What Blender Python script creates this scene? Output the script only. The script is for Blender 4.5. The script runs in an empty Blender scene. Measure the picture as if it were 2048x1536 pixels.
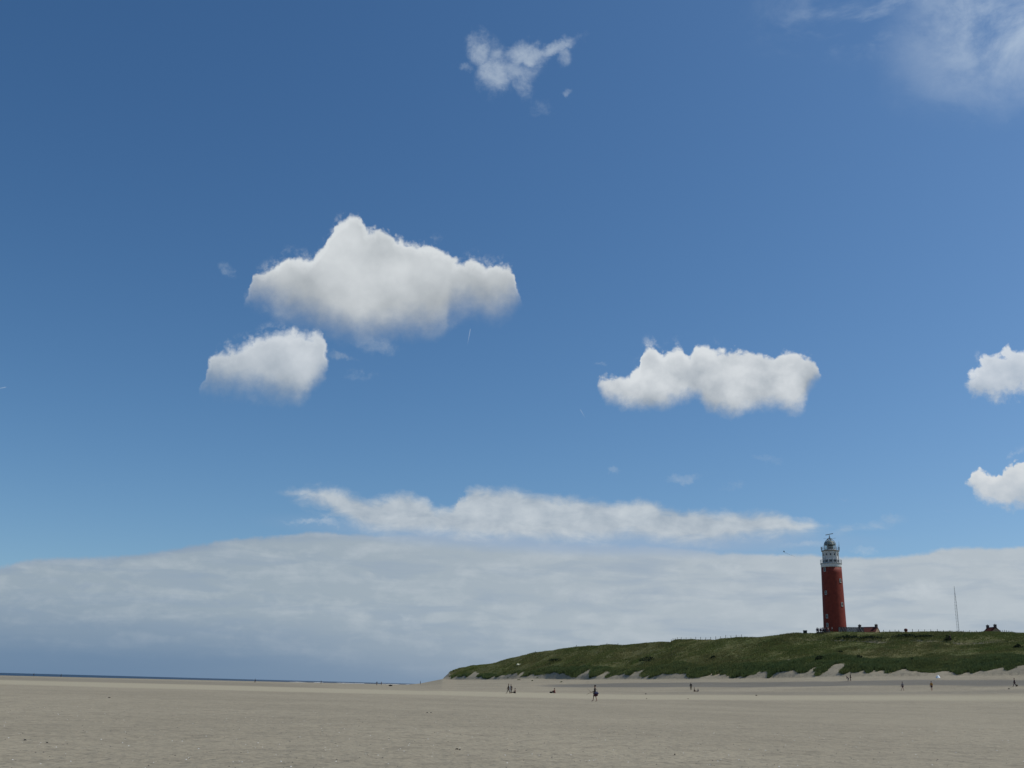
import bpy, bmesh, math, random
import numpy as np
from mathutils import Vector, Matrix
R = math.radians
SC = bpy.context.scene
COL = SC.collection
random.seed(7)
rng = np.random.default_rng(7)

# ------------------------------------------------------------------ camera
F = 2050.0                      # focal length in pixels of the 2048-wide photograph
PITCH = math.atan(604.4 / F)
ROLL = R(1.52)
EYE = Vector((0, 0, 1.55))
_f = Vector((0, math.cos(PITCH), math.sin(PITCH)))
_r0 = Vector((1, 0, 0)); _u0 = Vector((0, -math.sin(PITCH), math.cos(PITCH)))
CR = _r0 * math.cos(ROLL) + _u0 * math.sin(ROLL)
CU = -_r0 * math.sin(ROLL) + _u0 * math.cos(ROLL)
cam_d = bpy.data.cameras.new('camera'); cam = bpy.data.objects.new('camera', cam_d); COL.objects.link(cam)
cam_d.sensor_width = 36.0; cam_d.lens = 36.0 * F / 2048.0
cam_d.clip_start = 0.1; cam_d.clip_end = 200000
m = Matrix((CR, CU, -_f)).transposed().to_4x4(); m.translation = EYE
cam.matrix_world = m
SC.camera = cam

def ray(px, py):
    d = _f * F + CR * (px - 1024) - CU * (py - 768)
    return d.normalized()
def azel(px, py):
    d = ray(px, py)
    return math.degrees(math.atan2(d.x, d.y)), math.degrees(math.atan2(d.z, math.hypot(d.x, d.y)))
def tanel(px, py):
    d = ray(px, py)
    return d.z / math.hypot(d.x, d.y)

# ------------------------------------------------------------------ light
SUN_AZ, SUN_EL = 86.0, 54.0      # degrees clockwise from the view direction (+Y), above the horizon
SUN_STR, SKY_STR, EXPOSURE = 3.5, 0.085, -0.35
sun_d = bpy.data.lights.new('sun', 'SUN'); sun = bpy.data.objects.new('sun', sun_d); COL.objects.link(sun)
sun_d.energy = SUN_STR; sun_d.angle = R(0.53); sun_d.color = (1.0, 0.95, 0.87)
sdir = Vector((math.sin(R(SUN_AZ)) * math.cos(R(SUN_EL)), math.cos(R(SUN_AZ)) * math.cos(R(SUN_EL)), math.sin(R(SUN_EL))))
sun.rotation_euler = sdir.to_track_quat('Z', 'Y').to_euler()
SC.view_settings.view_transform = 'Standard'; SC.view_settings.look = 'None'
SC.view_settings.gamma = 1.0; SC.view_settings.use_curve_mapping = False
SC.view_settings.exposure = EXPOSURE
SC.render.engine = 'CYCLES'
SC.cycles.max_bounces = 6; SC.cycles.diffuse_bounces = 3; SC.cycles.glossy_bounces = 3
SC.cycles.use_denoising = True
SC.render.filter_size = 1.5

# ------------------------------------------------------------------ node helper: sockets with arithmetic
class S:
    def __init__(s, nt, sock): s.nt = nt; s.k = sock
    def _m(s, op, *a, clamp=False):
        n = s.nt.nodes.new('ShaderNodeMath'); n.operation = op; n.use_clamp = clamp
        for i, v in enumerate((s,) + a):
            if isinstance(v, S): s.nt.links.new(v.k, n.inputs[i])
            else: n.inputs[i].default_value = v
        return S(s.nt, n.outputs[0])
    def __add__(s, o): return s._m('ADD', o)
    __radd__ = __add__
    def __sub__(s, o): return s._m('SUBTRACT', o)
    def __rsub__(s, o): return (s * -1.0) + o
    def __mul__(s, o): return s._m('MULTIPLY', o)
    __rmul__ = __mul__
    def __truediv__(s, o): return s._m('DIVIDE', o)
    def min(s, o): return s._m('MINIMUM', o)
    def max(s, o): return s._m('MAXIMUM', o)
    def pow(s, o): return s._m('POWER', o)
    def sqrt(s): return s._m('SQRT')
    def clamp(s): return s._m('ADD', 0.0, clamp=True)
    def ramp(s, a, b, lo=0.0, hi=1.0, smooth=True):
        n = s.nt.nodes.new('ShaderNodeMapRange'); n.interpolation_type = 'SMOOTHSTEP' if smooth else 'LINEAR'; n.clamp = True
        s.nt.links.new(s.k, n.inputs[0])
        for i, v in zip((1, 2, 3, 4), (a, b, lo, hi)): n.inputs[i].default_value = v
        return S(s.nt, n.outputs[0])
def comb(nt, x, y, z=0.0):
    n = nt.nodes.new('ShaderNodeCombineXYZ')
    for i, v in enumerate((x, y, z)):
        if isinstance(v, S): nt.links.new(v.k, n.inputs[i])
        else: n.inputs[i].default_value = v
    return n.outputs[0]
def noise(nt, vec, scale, detail=4, rough=0.5, dist=0.0, color=False, lac=2.0):
    n = nt.nodes.new('ShaderNodeTexNoise'); n.noise_dimensions = '3D'
    if vec is not None: nt.links.new(vec, n.inputs['Vector'])
    n.inputs['Scale'].default_value = scale; n.inputs['Detail'].default_value = detail
    n.inputs['Roughness'].default_value = rough; n.inputs['Distortion'].default_value = dist
    n.inputs['Lacunarity'].default_value = lac
    return n.outputs['Color'] if color else S(nt, n.outputs['Fac'])
def vmath(nt, op, a, b=None, scale=None):
    n = nt.nodes.new('ShaderNodeVectorMath'); n.operation = op
    for i, v in enumerate((a, b)):
        if v is None: continue
        if hasattr(v, 'is_linked') or hasattr(v, 'node'): nt.links.new(v, n.inputs[i])
        else: n.inputs[i].default_value = v
    if scale is not None: n.inputs['Scale'].default_value = scale
    return n.outputs[0]
def mixc(nt, fac, a, b):
    n = nt.nodes.new('ShaderNodeMix'); n.data_type = 'RGBA'
    if isinstance(fac, S): nt.links.new(fac.k, n.inputs[0])
    else: n.inputs[0].default_value = fac
    for i, v in ((6, a), (7, b)):
        if isinstance(v, (tuple, list)): n.inputs[i].default_value = (*v[:3], 1)
        else: nt.links.new(v, n.inputs[i])
    return n.outputs[2]

# ------------------------------------------------------------------ world: Nishita sky with clouds laid out by direction
def lin(r, g, b):
    f = lambda c: ((c / 255 + 0.055) / 1.055) ** 2.4 if c > 10 else c / 255 / 12.92
    return (f(r), f(g), f(b))
EXPF = 2.0 ** EXPOSURE
def radiance(r, g, b): return tuple(c / EXPF for c in lin(r, g, b))

def build_world():
    w = bpy.data.worlds.new('World'); SC.world = w; w.use_nodes = True
    nt = w.node_tree; nt.nodes.clear()
    out = nt.nodes.new('ShaderNodeOutputWorld'); bg = nt.nodes.new('ShaderNodeBackground')
    nt.links.new(bg.outputs[0], out.inputs[0])
    sky = nt.nodes.new('ShaderNodeTexSky'); sky.sky_type = 'NISHITA'; sky.sun_disc = False
    sky.sun_elevation = R(SUN_EL); sky.sun_rotation = R(SUN_AZ)
    sky.altitude = 0; sky.air_density = 1.0; sky.dust_density = 0.9; sky.ozone_density = 2.0
    tc = nt.nodes.new('ShaderNodeTexCoord')
    nt.links.new(vmath(nt, 'ADD', tc.outputs['Generated'], (0, 0, 0.04)), sky.inputs[0])
    sk = nt.nodes.new('ShaderNodeSeparateColor'); nt.links.new(sky.outputs[0], sk.inputs[0])
    ch = []
    for i, (ref, out_, gm) in enumerate(((0.150, 0.178, 1.5), (0.242, 0.350, 1.27), (0.386, 0.595, 1.17))):   # deeper, cleaner blue
        kk = (0.86, 0.93, 1.0)[i] * SKY_STR * EXPF / ref
        ch.append((S(nt, sk.outputs[i]) * kk).min(2.2).pow(gm) * (out_ / EXPF))
    skyc = comb(nt, *ch)
    D = tc.outputs['Generated']
    sep = nt.nodes.new('ShaderNodeSeparateXYZ'); nt.links.new(D, sep.inputs[0])
    dx, dy, dz = (S(nt, sep.outputs[i]) for i in range(3))
    az0 = dx._m('ARCTAN2', dy) * 57.29578
    el0 = dz._m('ARCTAN2', (dx * dx + dy * dy).sqrt()) * 57.29578
    P3 = vmath(nt, 'SCALE', D, scale=57.29578)
    # fractal displacement of the outlines
    w1 = nt.nodes.new('ShaderNodeSeparateColor'); nt.links.new(noise(nt, P3, 0.40, 5, 0.58, color=True), w1.inputs[0])
    w2 = nt.nodes.new('ShaderNodeSeparateColor'); nt.links.new(noise(nt, P3, 1.9, 5, 0.62, color=True), w2.inputs[0])
    wx = (S(nt, w1.outputs[0]) - 0.5) * 1.6 + (S(nt, w2.outputs[0]) - 0.5) * 0.75
    wy = (S(nt, w1.outputs[1]) - 0.5) * 1.2 + (S(nt, w2.outputs[1]) - 0.5) * 0.75
    az, el = az0 + wx, el0 + wy
    vo = nt.nodes.new('ShaderNodeTexVoronoi'); vo.feature = 'F1'
    vs = vmath(nt, 'ADD', P3, vmath(nt, 'SCALE', noise(nt, P3, 1.2, 3, 0.6, color=True), scale=1.0))
    nt.links.new(vs, vo.inputs['Vector']); vo.inputs['Scale'].default_value = 0.95
    vo.inputs['Detail'].default_value = 2.5; vo.inputs['Roughness'].default_value = 0.55
    puff = 0.45 - S(nt, vo.outputs['Distance'])
    fine = noise(nt, P3, 1.3, 8, 0.64) - 0.5
    # relief: the density as seen a little nearer the sun, for lit and grey sides
    sd3 = tuple(c * 0.9 for c in (sdir.x, sdir.y, sdir.z))
    shade = (noise(nt, P3, 0.55, 4, 0.5) - noise(nt, vmath(nt, 'ADD', P3, sd3), 0.55, 4, 0.5)) * 1.0
    soft = noise(nt, P3, 0.30, 3, 0.5) - 0.5

    def curve(a, pts, key):
        a0, a1 = min(p[0] for p in pts), max(p[0] for p in pts)
        e0, e1 = min(p[1] for p in pts) - 0.1, max(p[1] for p in pts) + 0.1
        n = nt.nodes.new('ShaderNodeFloatCurve'); c = n.mapping.curves[0]
        pts = sorted(pts); c.points[0].location = ((pts[0][0] - a0) / (a1 - a0), (pts[0][1] - e0) / (e1 - e0))
        c.points[1].location = (1.0, (pts[-1][1] - e0) / (e1 - e0))
        for p in pts[1:-1]: c.points.new((p[0] - a0) / (a1 - a0), (p[1] - e0) / (e1 - e0))
        n.mapping.update()
        t = ((a - a0) * (1.0 / (a1 - a0))).clamp()
        nt.links.new(t.k, n.inputs['Value'])
        return S(nt, n.outputs[0]) * (e1 - e0) + e0
    def outline(top, bot, az, el):
        T = curve(az, [azel(*p) for p in top], 't'); B = curve(az, [azel(*p) for p in bot], 'b')
        return T - el, el - B, T - B

    white, grey = radiance(211, 216, 219), radiance(152, 162, 170)
    col = skyc
    def put(col, alpha, c): return mixc(nt, alpha.clamp(), col, c)

    # high thin veil in the upper right and beyond it
    def ell(cx, cy, rx, ry, ang, az=az, el=el):
        a, e = azel(cx, cy); k = 180 / math.pi / F
        kx, ky = k * rx, k * ry
        c, s = math.cos(R(ang)), math.sin(R(ang))
        x = (az - a) * math.cos(R(e)); y = el - e
        u = (x * c + y * s) * (1 / kx); v = (y * c - x * s) * (1 / ky)
        return (u * u + v * v).sqrt()
    veil_n = noise(nt, vmath(nt, 'MULTIPLY', P3, (1.0, 1.0, 1.8)), 0.16, 7, 0.62, dist=0.5)
    veil = ell(2080, -25, 290, 200, 25).ramp(1.05, 0.2) * veil_n.ramp(0.26, 0.62) * 0.84
    veil2 = ell(1800, 10, 330, 120, -5).ramp(1.0, 0.2) * veil_n.ramp(0.42, 0.75) * 0.55
    veil3 = el0.ramp(38.0, 55.0) * veil_n.ramp(0.5, 0.75) * 0.6          # scattered high cloud overhead
    col = put(col, veil.max(veil2).max(veil3), radiance(184, 200, 218))

    # torn wisps
    wf = noise(nt, vmath(nt, 'MULTIPLY', P3, (1, 1, 1.3)), 0.9, 7, 0.66, dist=0.3)
    def wisps(lst, gain, col, c, lo=0.30, hi=0.62):
        a = None
        for (cx, cy, rx, ry, ang, k) in lst:
            e = ell(cx, cy, rx, ry, ang).ramp(1.25, 0.1) * k
            a = e if a is None else a.max(e)
        a = (a + (wf - 0.5) * 1.5).ramp(lo - 0.05, lo + 1.15) * a.ramp(0.0, 0.45)
        return put(col, a * gain, c)
    col = wisps([(962, 100, 34, 42, 20, 1.0), (990, 140, 48, 66, 0, 0.95), (1052, 110, 55, 34, 0, 1.15),
                 (1105, 98, 80, 17, 22, 0.95), (1045, 170, 34, 42, 0, 0.62), (1132, 186, 16, 12, 0, 0.55), (1020, 140, 80, 40, 0, 0.72),
                 (935, 132, 30, 14, 0, 0.5), (1085, 215, 40, 24, 0, 0.36), (1128, 110, 22, 30, 0, 0.55)],
                0.80, col, radiance(176, 190, 206), lo=0.18)
    col = wisps([(1365, 957, 60, 15, 5, 0.75), (1538, 922, 45, 12, -5, 0.6), (1232, 941, 30, 9, 0, 0.6), (1465, 972, 40, 13, 20, 0.5),
                 (1690, 995, 30, 8, 0, 0.4), (200, 974, 60, 12, 20, 0.32), (1900, 1022, 30, 8, 0, 0.4),
                 (452, 545, 30, 16, -40, 0.72), (715, 750, 55, 17, 0, 0.55), (1203, 731, 14, 8, 0, 0.8),
                 (1990, 238, 70, 12, 0, 0.3), (1300, 800, 120, 30, 0, 0.3)], 0.55, col, radiance(178, 192, 206))

    def cumulus(col, top, bot, ft, fb, base=0.0, amp=0.42, contrast=1.0, br=white, gr=grey, warp=1.0, body=2.2):
        a_, e_ = (az0 + wx * warp, el0 + wy * warp)
        t, b, h = outline(top, bot, a_, e_)
        t2 = t + (puff * 1.15 + fine * 0.5) * amp
        b2 = b + fine * amp * 2.2 + soft * 1.3
        alpha = t2.ramp(-ft, ft) * b2.ramp(-fb * 0.6, fb * 1.2)
        fringe = t.ramp(-0.55, 0.15) * b.ramp(-0.5, 0.3) * (fine + soft).ramp(0.02, 0.28) * 0.4
        alpha = alpha.max(fringe)
        # lit crowns, an even body, a grey base
        lum = t2.ramp(0.0, 0.8, 0.34, 0.0) + b.ramp(0.0, body, 0.0, 0.52, False) + soft * 1.15 + puff * 0.22 * contrast + shade * 1.3 * contrast + fine * 0.10 + 0.12 + base
        c = mixc(nt, lum.clamp(), gr, br)
        return put(col, alpha, c)

    # grey bank low over the sea and the dunes
    azb, elb = az0 + wx * 0.7, el0 + wy * 0.30
    deck_top = [(-500, 1150), (-200, 1140), (0, 1132), (50, 1121), (130, 1115), (250, 1109), (330, 1099), (450, 1079), (560, 1069),
                (640, 1063), (800, 1067), (960, 1071), (1100, 1083), (1250, 1090), (1400, 1099), (1550, 1107), (1700, 1111),
                (1800, 1109), (1900, 1097), (2048, 1092), (2300, 1080), (2600, 1090)]
    T = curve(azb, [azel(*p) for p in deck_top], 'd')
    stre = noise(nt, comb(nt, az0 * 0.22, el0 * 1.15, 0.0), 1.0, 6, 0.55, dist=0.4)
    stre2 = noise(nt, comb(nt, az0 * 0.10, el0 * 0.9, 4.0), 1.0, 4, 0.5, dist=0.2)
    fluff = noise(nt, comb(nt, az0 * 0.55, el0 * 0.9, 9.0), 1.0, 6, 0.6, dist=0.3)
    dt = T - elb + (stre - 0.5) * 0.35
    deck_a = (dt + (fine * 0.25)).ramp(-0.06, 0.22) * 0.97
    hor = radiance(106, 132, 161)
    mid = radiance(176, 187, 196)
    right = radiance(178, 188, 196)
    side = az0.ramp(-24, 24)
    bodyc = mixc(nt, side, radiance(152, 167, 179), right)
    # the bank thins to the blue-grey of the distance near the horizon, most of it on the left
    lowk = (el0 + side * 1.9 + (stre2 - 0.5) * 1.3).ramp(0.2, 4.6)
    c = mixc(nt, lowk, mixc(nt, side, hor, radiance(150, 166, 184)), bodyc)
    c = mixc(nt, ((fluff - 0.5) * 1.1 + (stre - 0.5) * 1.1 + 0.05).clamp() * lowk * 0.9, c, radiance(200, 207, 212))
    c = mixc(nt, ((0.50 - stre) * 1.8 + (0.50 - stre2) * 1.4).clamp() * lowk * 0.85, c, radiance(136, 156, 180))
    edge = dt.ramp(0.0, 0.55, 0.35, 0.0)
    c = mixc(nt, edge * (1 - side), c, radiance(118, 143, 175))
    col = put(col, deck_a, c)
    # bright heap within the bank
    col = wisps([(1835, 1182, 70, 26, 0, 0.9), (1450, 1135, 90, 22, -20, 0.6), (330, 1190, 60, 18, 0, 0.5), (80, 1160, 60, 16, 0, 0.4), (1600, 1092, 80, 12, 0, 0.7), (1720, 1100, 60, 10, 0, 0.6),
                 (640, 1045, 110, 10, 0, 0.8), (1010, 1205, 60, 18, 0, 0.45), (1560, 1160, 120, 24, 0, 0.45), (1720, 1215, 90, 14, 0, 0.35), (820, 1230, 60, 10, 0, 0.5), (1920, 1130, 110, 18, 0, 0.5)], 0.62, col, radiance(200, 208, 214))
    col = wisps([(1290, 1190, 110, 16, 0, 0.6), (230, 1105 + 70, 160, 10, -4, 0.7), (450, 1205, 70, 9, -8, 0.8), (1340, 1245, 120, 18, 0, 0.5), (1160, 1195, 60, 22, 0, 0.6)], 0.5, col, radiance(140, 157, 180))

    # thin haze filling the gap between the bank and the layer above it
    gap = ell(1150, 1076, 660, 42, -1, az0, el0 + wy * 0.2).ramp(1.0, 0.35) * 0.78
    col = put(col, gap, radiance(150, 172, 198))
    # long layer above the bank
    band_top = [(520, 1004), (560, 985), (610, 973), (680, 976), (740, 993), (800, 983), (850, 994), (895, 1014), (920, 985),
                (960, 975), (1040, 980), (1130, 988), (1200, 998), (1280, 996), (1340, 1013), (1420, 1017), (1540, 1024), (1620, 1040), (1700, 1050), (1800, 1030), (1830, 1060)]
    band_bot = [(520, 970), (580, 990), (640, 1012), (690, 1036), (760, 1060), (900, 1070), (1040, 1080), (1140, 1081), (1250, 1077),
                (1400, 1085), (1500, 1074), (1600, 1064), (1680, 1056), (1740, 1050), (1800, 1030), (1830, 1010)]
    t, b, h = outline(band_top, band_bot, az0 + wx * 1.0, el0 + wy * 0.45)
    fb = noise(nt, comb(nt, az0 * 0.5, el0 * 1.1, 2.0), 1.0, 7, 0.6, dist=0.4)
    al = (t + (fb - 0.5) * 0.9 + puff * 0.18).ramp(-0.25, 0.55) * (b + (fb - 0.5) * 1.3).ramp(-0.45, 0.6) * 0.95
    lum = (fb - 0.5) * 1.6 + shade * 1.2 + 0.52 + (b / h.max(0.4)).clamp().ramp(0.0, 0.6, 0.0, 0.0)
    col = put(col, al, mixc(nt, lum.clamp(), radiance(158, 171, 184), radiance(198, 206, 212)))

    # the five heaped clouds
    A_top = [(470, 640), (497, 578), (512, 545), (545, 525), (578, 508), (602, 512), (640, 490), (662, 462), (672, 440), (690, 425), (718, 422), (735, 445), (770, 447),
             (800, 470), (840, 484), (872, 482), (895, 500), (925, 517), (955, 512), (975, 525), (1000, 520), (1020, 530), (1035, 570), (1046, 600), (1060, 640)]
    A_bot = [(470, 560), (497, 590), (530, 600), (560, 622), (610, 640), (680, 662), (760, 668), (800, 662), (855, 664), (890, 650), (905, 628), (940, 622), (985, 630), (1020, 615), (1035, 600), (1060, 560)]
    col = cumulus(col, A_top, A_bot, 0.20, 1.45, amp=0.44, base=0.14, warp=0.40, gr=radiance(150, 158, 165), br=radiance(214, 219, 222), contrast=0.3, body=3.6)
    col = wisps([(750, 690, 60, 26, -15, 0.85), (690, 712, 44, 12, -8, 0.72), (560, 622, 90, 26, -10, 0.45)], 0.6, col, radiance(172, 184, 196))
    B_top = [(385, 830), (405, 765), (425, 705), (450, 690), (485, 680), (520, 664), (560, 658), (600, 655), (640, 660), (652, 690), (664, 740), (672, 800)]
    B_bot = [(385, 730), (405, 775), (440, 778), (490, 782), (540, 795), (585, 808), (610, 795), (632, 765), (650, 745), (658, 720), (672, 660)]
    col = cumulus(col, B_top, B_bot, 0.34, 1.2, base=0.08, amp=0.5, warp=0.6, gr=radiance(150, 163, 176), br=radiance(205, 212, 219), contrast=0.5, body=2.4)
    C_top = [(1165, 850), (1190, 770), (1215, 742), (1250, 740), (1275, 725), (1283, 692), (1300, 683), (1325, 698), (1338, 688), (1362, 688), (1378, 705), (1395, 690), (1418, 685), (1440, 694),
             (1480, 692), (1510, 700), (1545, 703), (1570, 695), (1605, 702), (1628, 715), (1640, 745), (1650, 800), (1660, 850)]
    C_bot = [(1165, 730), (1190, 765), (1215, 800), (1260, 812), (1320, 815), (1350, 805), (1390, 795), (1420, 820), (1465, 822), (1500, 812), (1545, 812), (1590, 818), (1615, 790), (1640, 755), (1660, 700)]
    col = cumulus(col, C_top, C_bot, 0.18, 0.6, base=0.18, amp=0.46, warp=0.40, gr=radiance(158, 168, 178), br=radiance(216, 221, 225), contrast=0.9, body=1.9)
    E_top = [(1905, 820), (1920, 760), (1945, 722), (1975, 698), (2000, 690), (2030, 688), (2060, 680), (2120, 690), (2180, 740), (2230, 820)]
    E_bot = [(1905, 700), (1930, 775), (1965, 800), (2000, 808), (2050, 780), (2110, 790), (2180, 780), (2230, 700)]
    col = cumulus(col, E_top, E_bot, 0.22, 0.45, base=0.10, amp=0.75, warp=0.9, body=1.2, contrast=0.8, gr=radiance(170, 183, 198), br=radiance(212, 219, 227))
    G_top = [(1922, 1010), (1936, 950), (1952, 930), (1978, 932), (2002, 920), (2030, 908), (2060, 906), (2130, 905), (2200, 950), (2230, 1020)]
    G_bot = [(1922, 925), (1942, 975), (1968, 1002), (1990, 1014), (2060, 1016), (2140, 1005), (2200, 1000), (2230, 930)]
    col = cumulus(col, G_top, G_bot, 0.14, 0.4, base=0.16, amp=0.6, warp=0.6, gr=radiance(172, 184, 196), br=radiance(217, 221, 224), body=1.4)
    # scattered cloud over the rest of the sky, outside the photograph
    offv = az0._m('ABSOLUTE').ramp(36, 60)
    gen = noise(nt, vmath(nt, 'MULTIPLY', P3, (1, 1, 2.2)), 0.075, 7, 0.58, dist=0.2)
    col = put(col, offv * gen.ramp(0.56, 0.64) * el0.ramp(2, 6) * el0.ramp(80, 60), mixc(nt, (gen.ramp(0.56, 0.75)), white, grey))
    # vapour trails
    def trail(col, p, q, w_, k):
        (a1, e1), (a2, e2) = azel(*p), azel(*q)
        L = math.hypot(a2 - a1, e2 - e1); ux, uy = (a2 - a1) / L, (e2 - e1) / L
        x, y = az0 - a1, el0 - e1
        s = x * ux + y * uy; n = (y * ux - x * uy)._m('ABSOLUTE')
        return put(col, n.ramp(w_, w_ * 0.2) * s.ramp(-0.02, 0.08) * s.ramp(L, L * 0.2) * k, radiance(196, 208, 222))
    col = trail(col, (941, 657), (934, 694), 0.032, 0.34)
    col = trail(col, (1160, 818), (1172, 838), 0.032, 0.24)
    col = trail(col, (13, 774), (-12, 779), 0.035, 0.3)
    nt.links.new(col, bg.inputs['Color']); bg.inputs['Strength'].default_value = 1.0
    w.cycles.sampling_method = 'MANUAL'; w.cycles.sample_map_resolution = 512
build_world()

# ------------------------------------------------------------------ materials
def mat(name, color, rough=0.8, spec=0.3, var=0.15, scale=3.0, metal=0.0, bump=0.0, bscale=20.0):
    mt = bpy.data.materials.new(name); mt.use_nodes = True; nt = mt.node_tree
    b = nt.nodes['Principled BSDF']; b.inputs['Roughness'].default_value = rough
    b.inputs['Specular IOR Level'].default_value = spec; b.inputs['Metallic'].default_value = metal
    tc = nt.nodes.new('ShaderNodeTexCoord')
    f = noise(nt, tc.outputs['Object'], scale, 5, 0.6).ramp(0.3, 0.7)
    nt.links.new(mixc(nt, f, tuple(c * (1 - var) for c in color), tuple(min(1, c * (1 + var)) for c in color)), b.inputs['Base Color'])
    if bump:
        bn = nt.nodes.new('ShaderNodeBump'); bn.inputs['Strength'].default_value = bump; bn.inputs['Distance'].default_value = 0.03
        nt.links.new(noise(nt, tc.outputs['Object'], bscale, 4).k, bn.inputs['Height']); nt.links.new(bn.outputs[0], b.inputs['Normal'])
    return mt
M = {}
def MM(name, *a, **k):
    if name not in M: M[name] = mat(name, *a, **k)
    return M[name]

# ------------------------------------------------------------------ numpy noise
def _hash(ix, iy, seed):
    n = (ix.astype(np.int64) * 374761393 + iy.astype(np.int64) * 668265263 + seed * 1442695041) & 0xffffffff
    n = ((n ^ (n >> 13)) * 1274126177) & 0xffffffff
    n = (n ^ (n >> 16)) & 0xffffffff
    return n / 4294967295.0
def vnoise(x, y, seed=0):
    x0, y0 = np.floor(x), np.floor(y); fx, fy = x - x0, y - y0
    fx = fx * fx * (3 - 2 * fx); fy = fy * fy * (3 - 2 * fy)
    a, b = _hash(x0, y0, seed), _hash(x0 + 1, y0, seed); c, d = _hash(x0, y0 + 1, seed), _hash(x0 + 1, y0 + 1, seed)
    return (a + (b - a) * fx) * (1 - fy) + (c + (d - c) * fx) * fy
def fbm(x, y, seed=0, octv=4, gain=0.5):
    s = 0; amp = 1; t = 0
    for i in range(octv):
        s = s + amp * vnoise(x, y, seed + i * 17); t += amp; amp *= gain; x = x * 2.03 + 11.3; y = y * 2.03 + 5.7
    return s / t - 0.5
def sstep(a, b, x):
    t = np.clip((x - a) / (b - a), 0, 1); return t * t * (3 - 2 * t)

# ------------------------------------------------------------------ terrain: real heights as a function of bearing and distance
FOOT = [(-600, 1336), (0, 1351.0), (300, 1358.5), (600, 1366), (700, 1368.5), (776, 1370.3), (815, 1369.3), (840, 1367), (860, 1363), (885, 1358), (915, 1358), (1000, 1357), (1060, 1355.5),
        (1160, 1357), (1260, 1356.5), (1380, 1356), (1460, 1355), (1540, 1354), (1620, 1352.5), (1700, 1351), (1800, 1350), (1900, 1349.5), (2048, 1348), (2600, 1345)]
CREST = [(885.4, 1357.4), (899, 1344.5), (918.6, 1337), (938, 1333), (957.7, 1330.3), (985, 1327), (1012, 1320), (1045.5, 1311), (1069, 1306.5), (1114, 1299.5),
         (1153, 1294.5), (1192, 1292.5), (1221, 1289.5), (1241, 1291.5), (1260, 1291), (1295, 1286.5), (1318, 1285), (1340, 1286), (1350, 1281.5), (1358, 1280),
         (1428, 1280), (1445, 1277), (1475, 1276), (1514, 1275.3), (1543, 1271.5), (1592, 1268), (1607, 1268), (1631, 1266.3), (1660, 1264), (1680, 1264), (1760, 1264.5),
         (1810, 1264.8), (1840, 1263.3), (1860, 1263.3), (1900, 1265.5), (1950, 1266), (2000, 1264.5), (2048, 1267), (2300, 1275), (2600, 1280)]
FOOT = [(x, y + (2.2 if x >= 915 else 0)) for x, y in FOOT]
fa = np.array([azel(*p)[0] for p in FOOT]); fe = np.array([tanel(*p) for p in FOOT])
RFA = [(-600, 650), (0, 650), (700, 650), (776, 640), (840, 590), (885, 520), (1000, 455), (1200, 385), (1400, 335), (1700, 300), (2048, 280), (2600, 260)]
ra = np.array([azel(p[0], 1355)[0] for p in RFA]); rr = np.array([p[1] for p in RFA], float)
ca = np.array([azel(*p)[0] for p in CREST]); ce = np.array([tanel(*p) for p in CREST])
RCA = [(885, 545), (1000, 500), (1100, 470), (1400, 392), (1520, 376), (1671, 368), (2048, 352), (2600, 340)]
rca = np.array([azel(p[0], 1300)[0] for p in RCA]); rcr = np.array([p[1] for p in RCA], float)
A_TOE = azel(886, 1357)[0]
SHX = np.array([-4000, -2000, 0, 805, 1371, 1886, 4000, 5200, 9000], float); SHV = np.array([-1500, -700, -520, -402, -284, -215, 260, 2500, 6000], float)
SEA_Z = -0.45

def path_s(a):   # the track across the slope, as a fraction of the way up
    return 0.83 - 0.012 * (a - 17.0)

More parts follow.
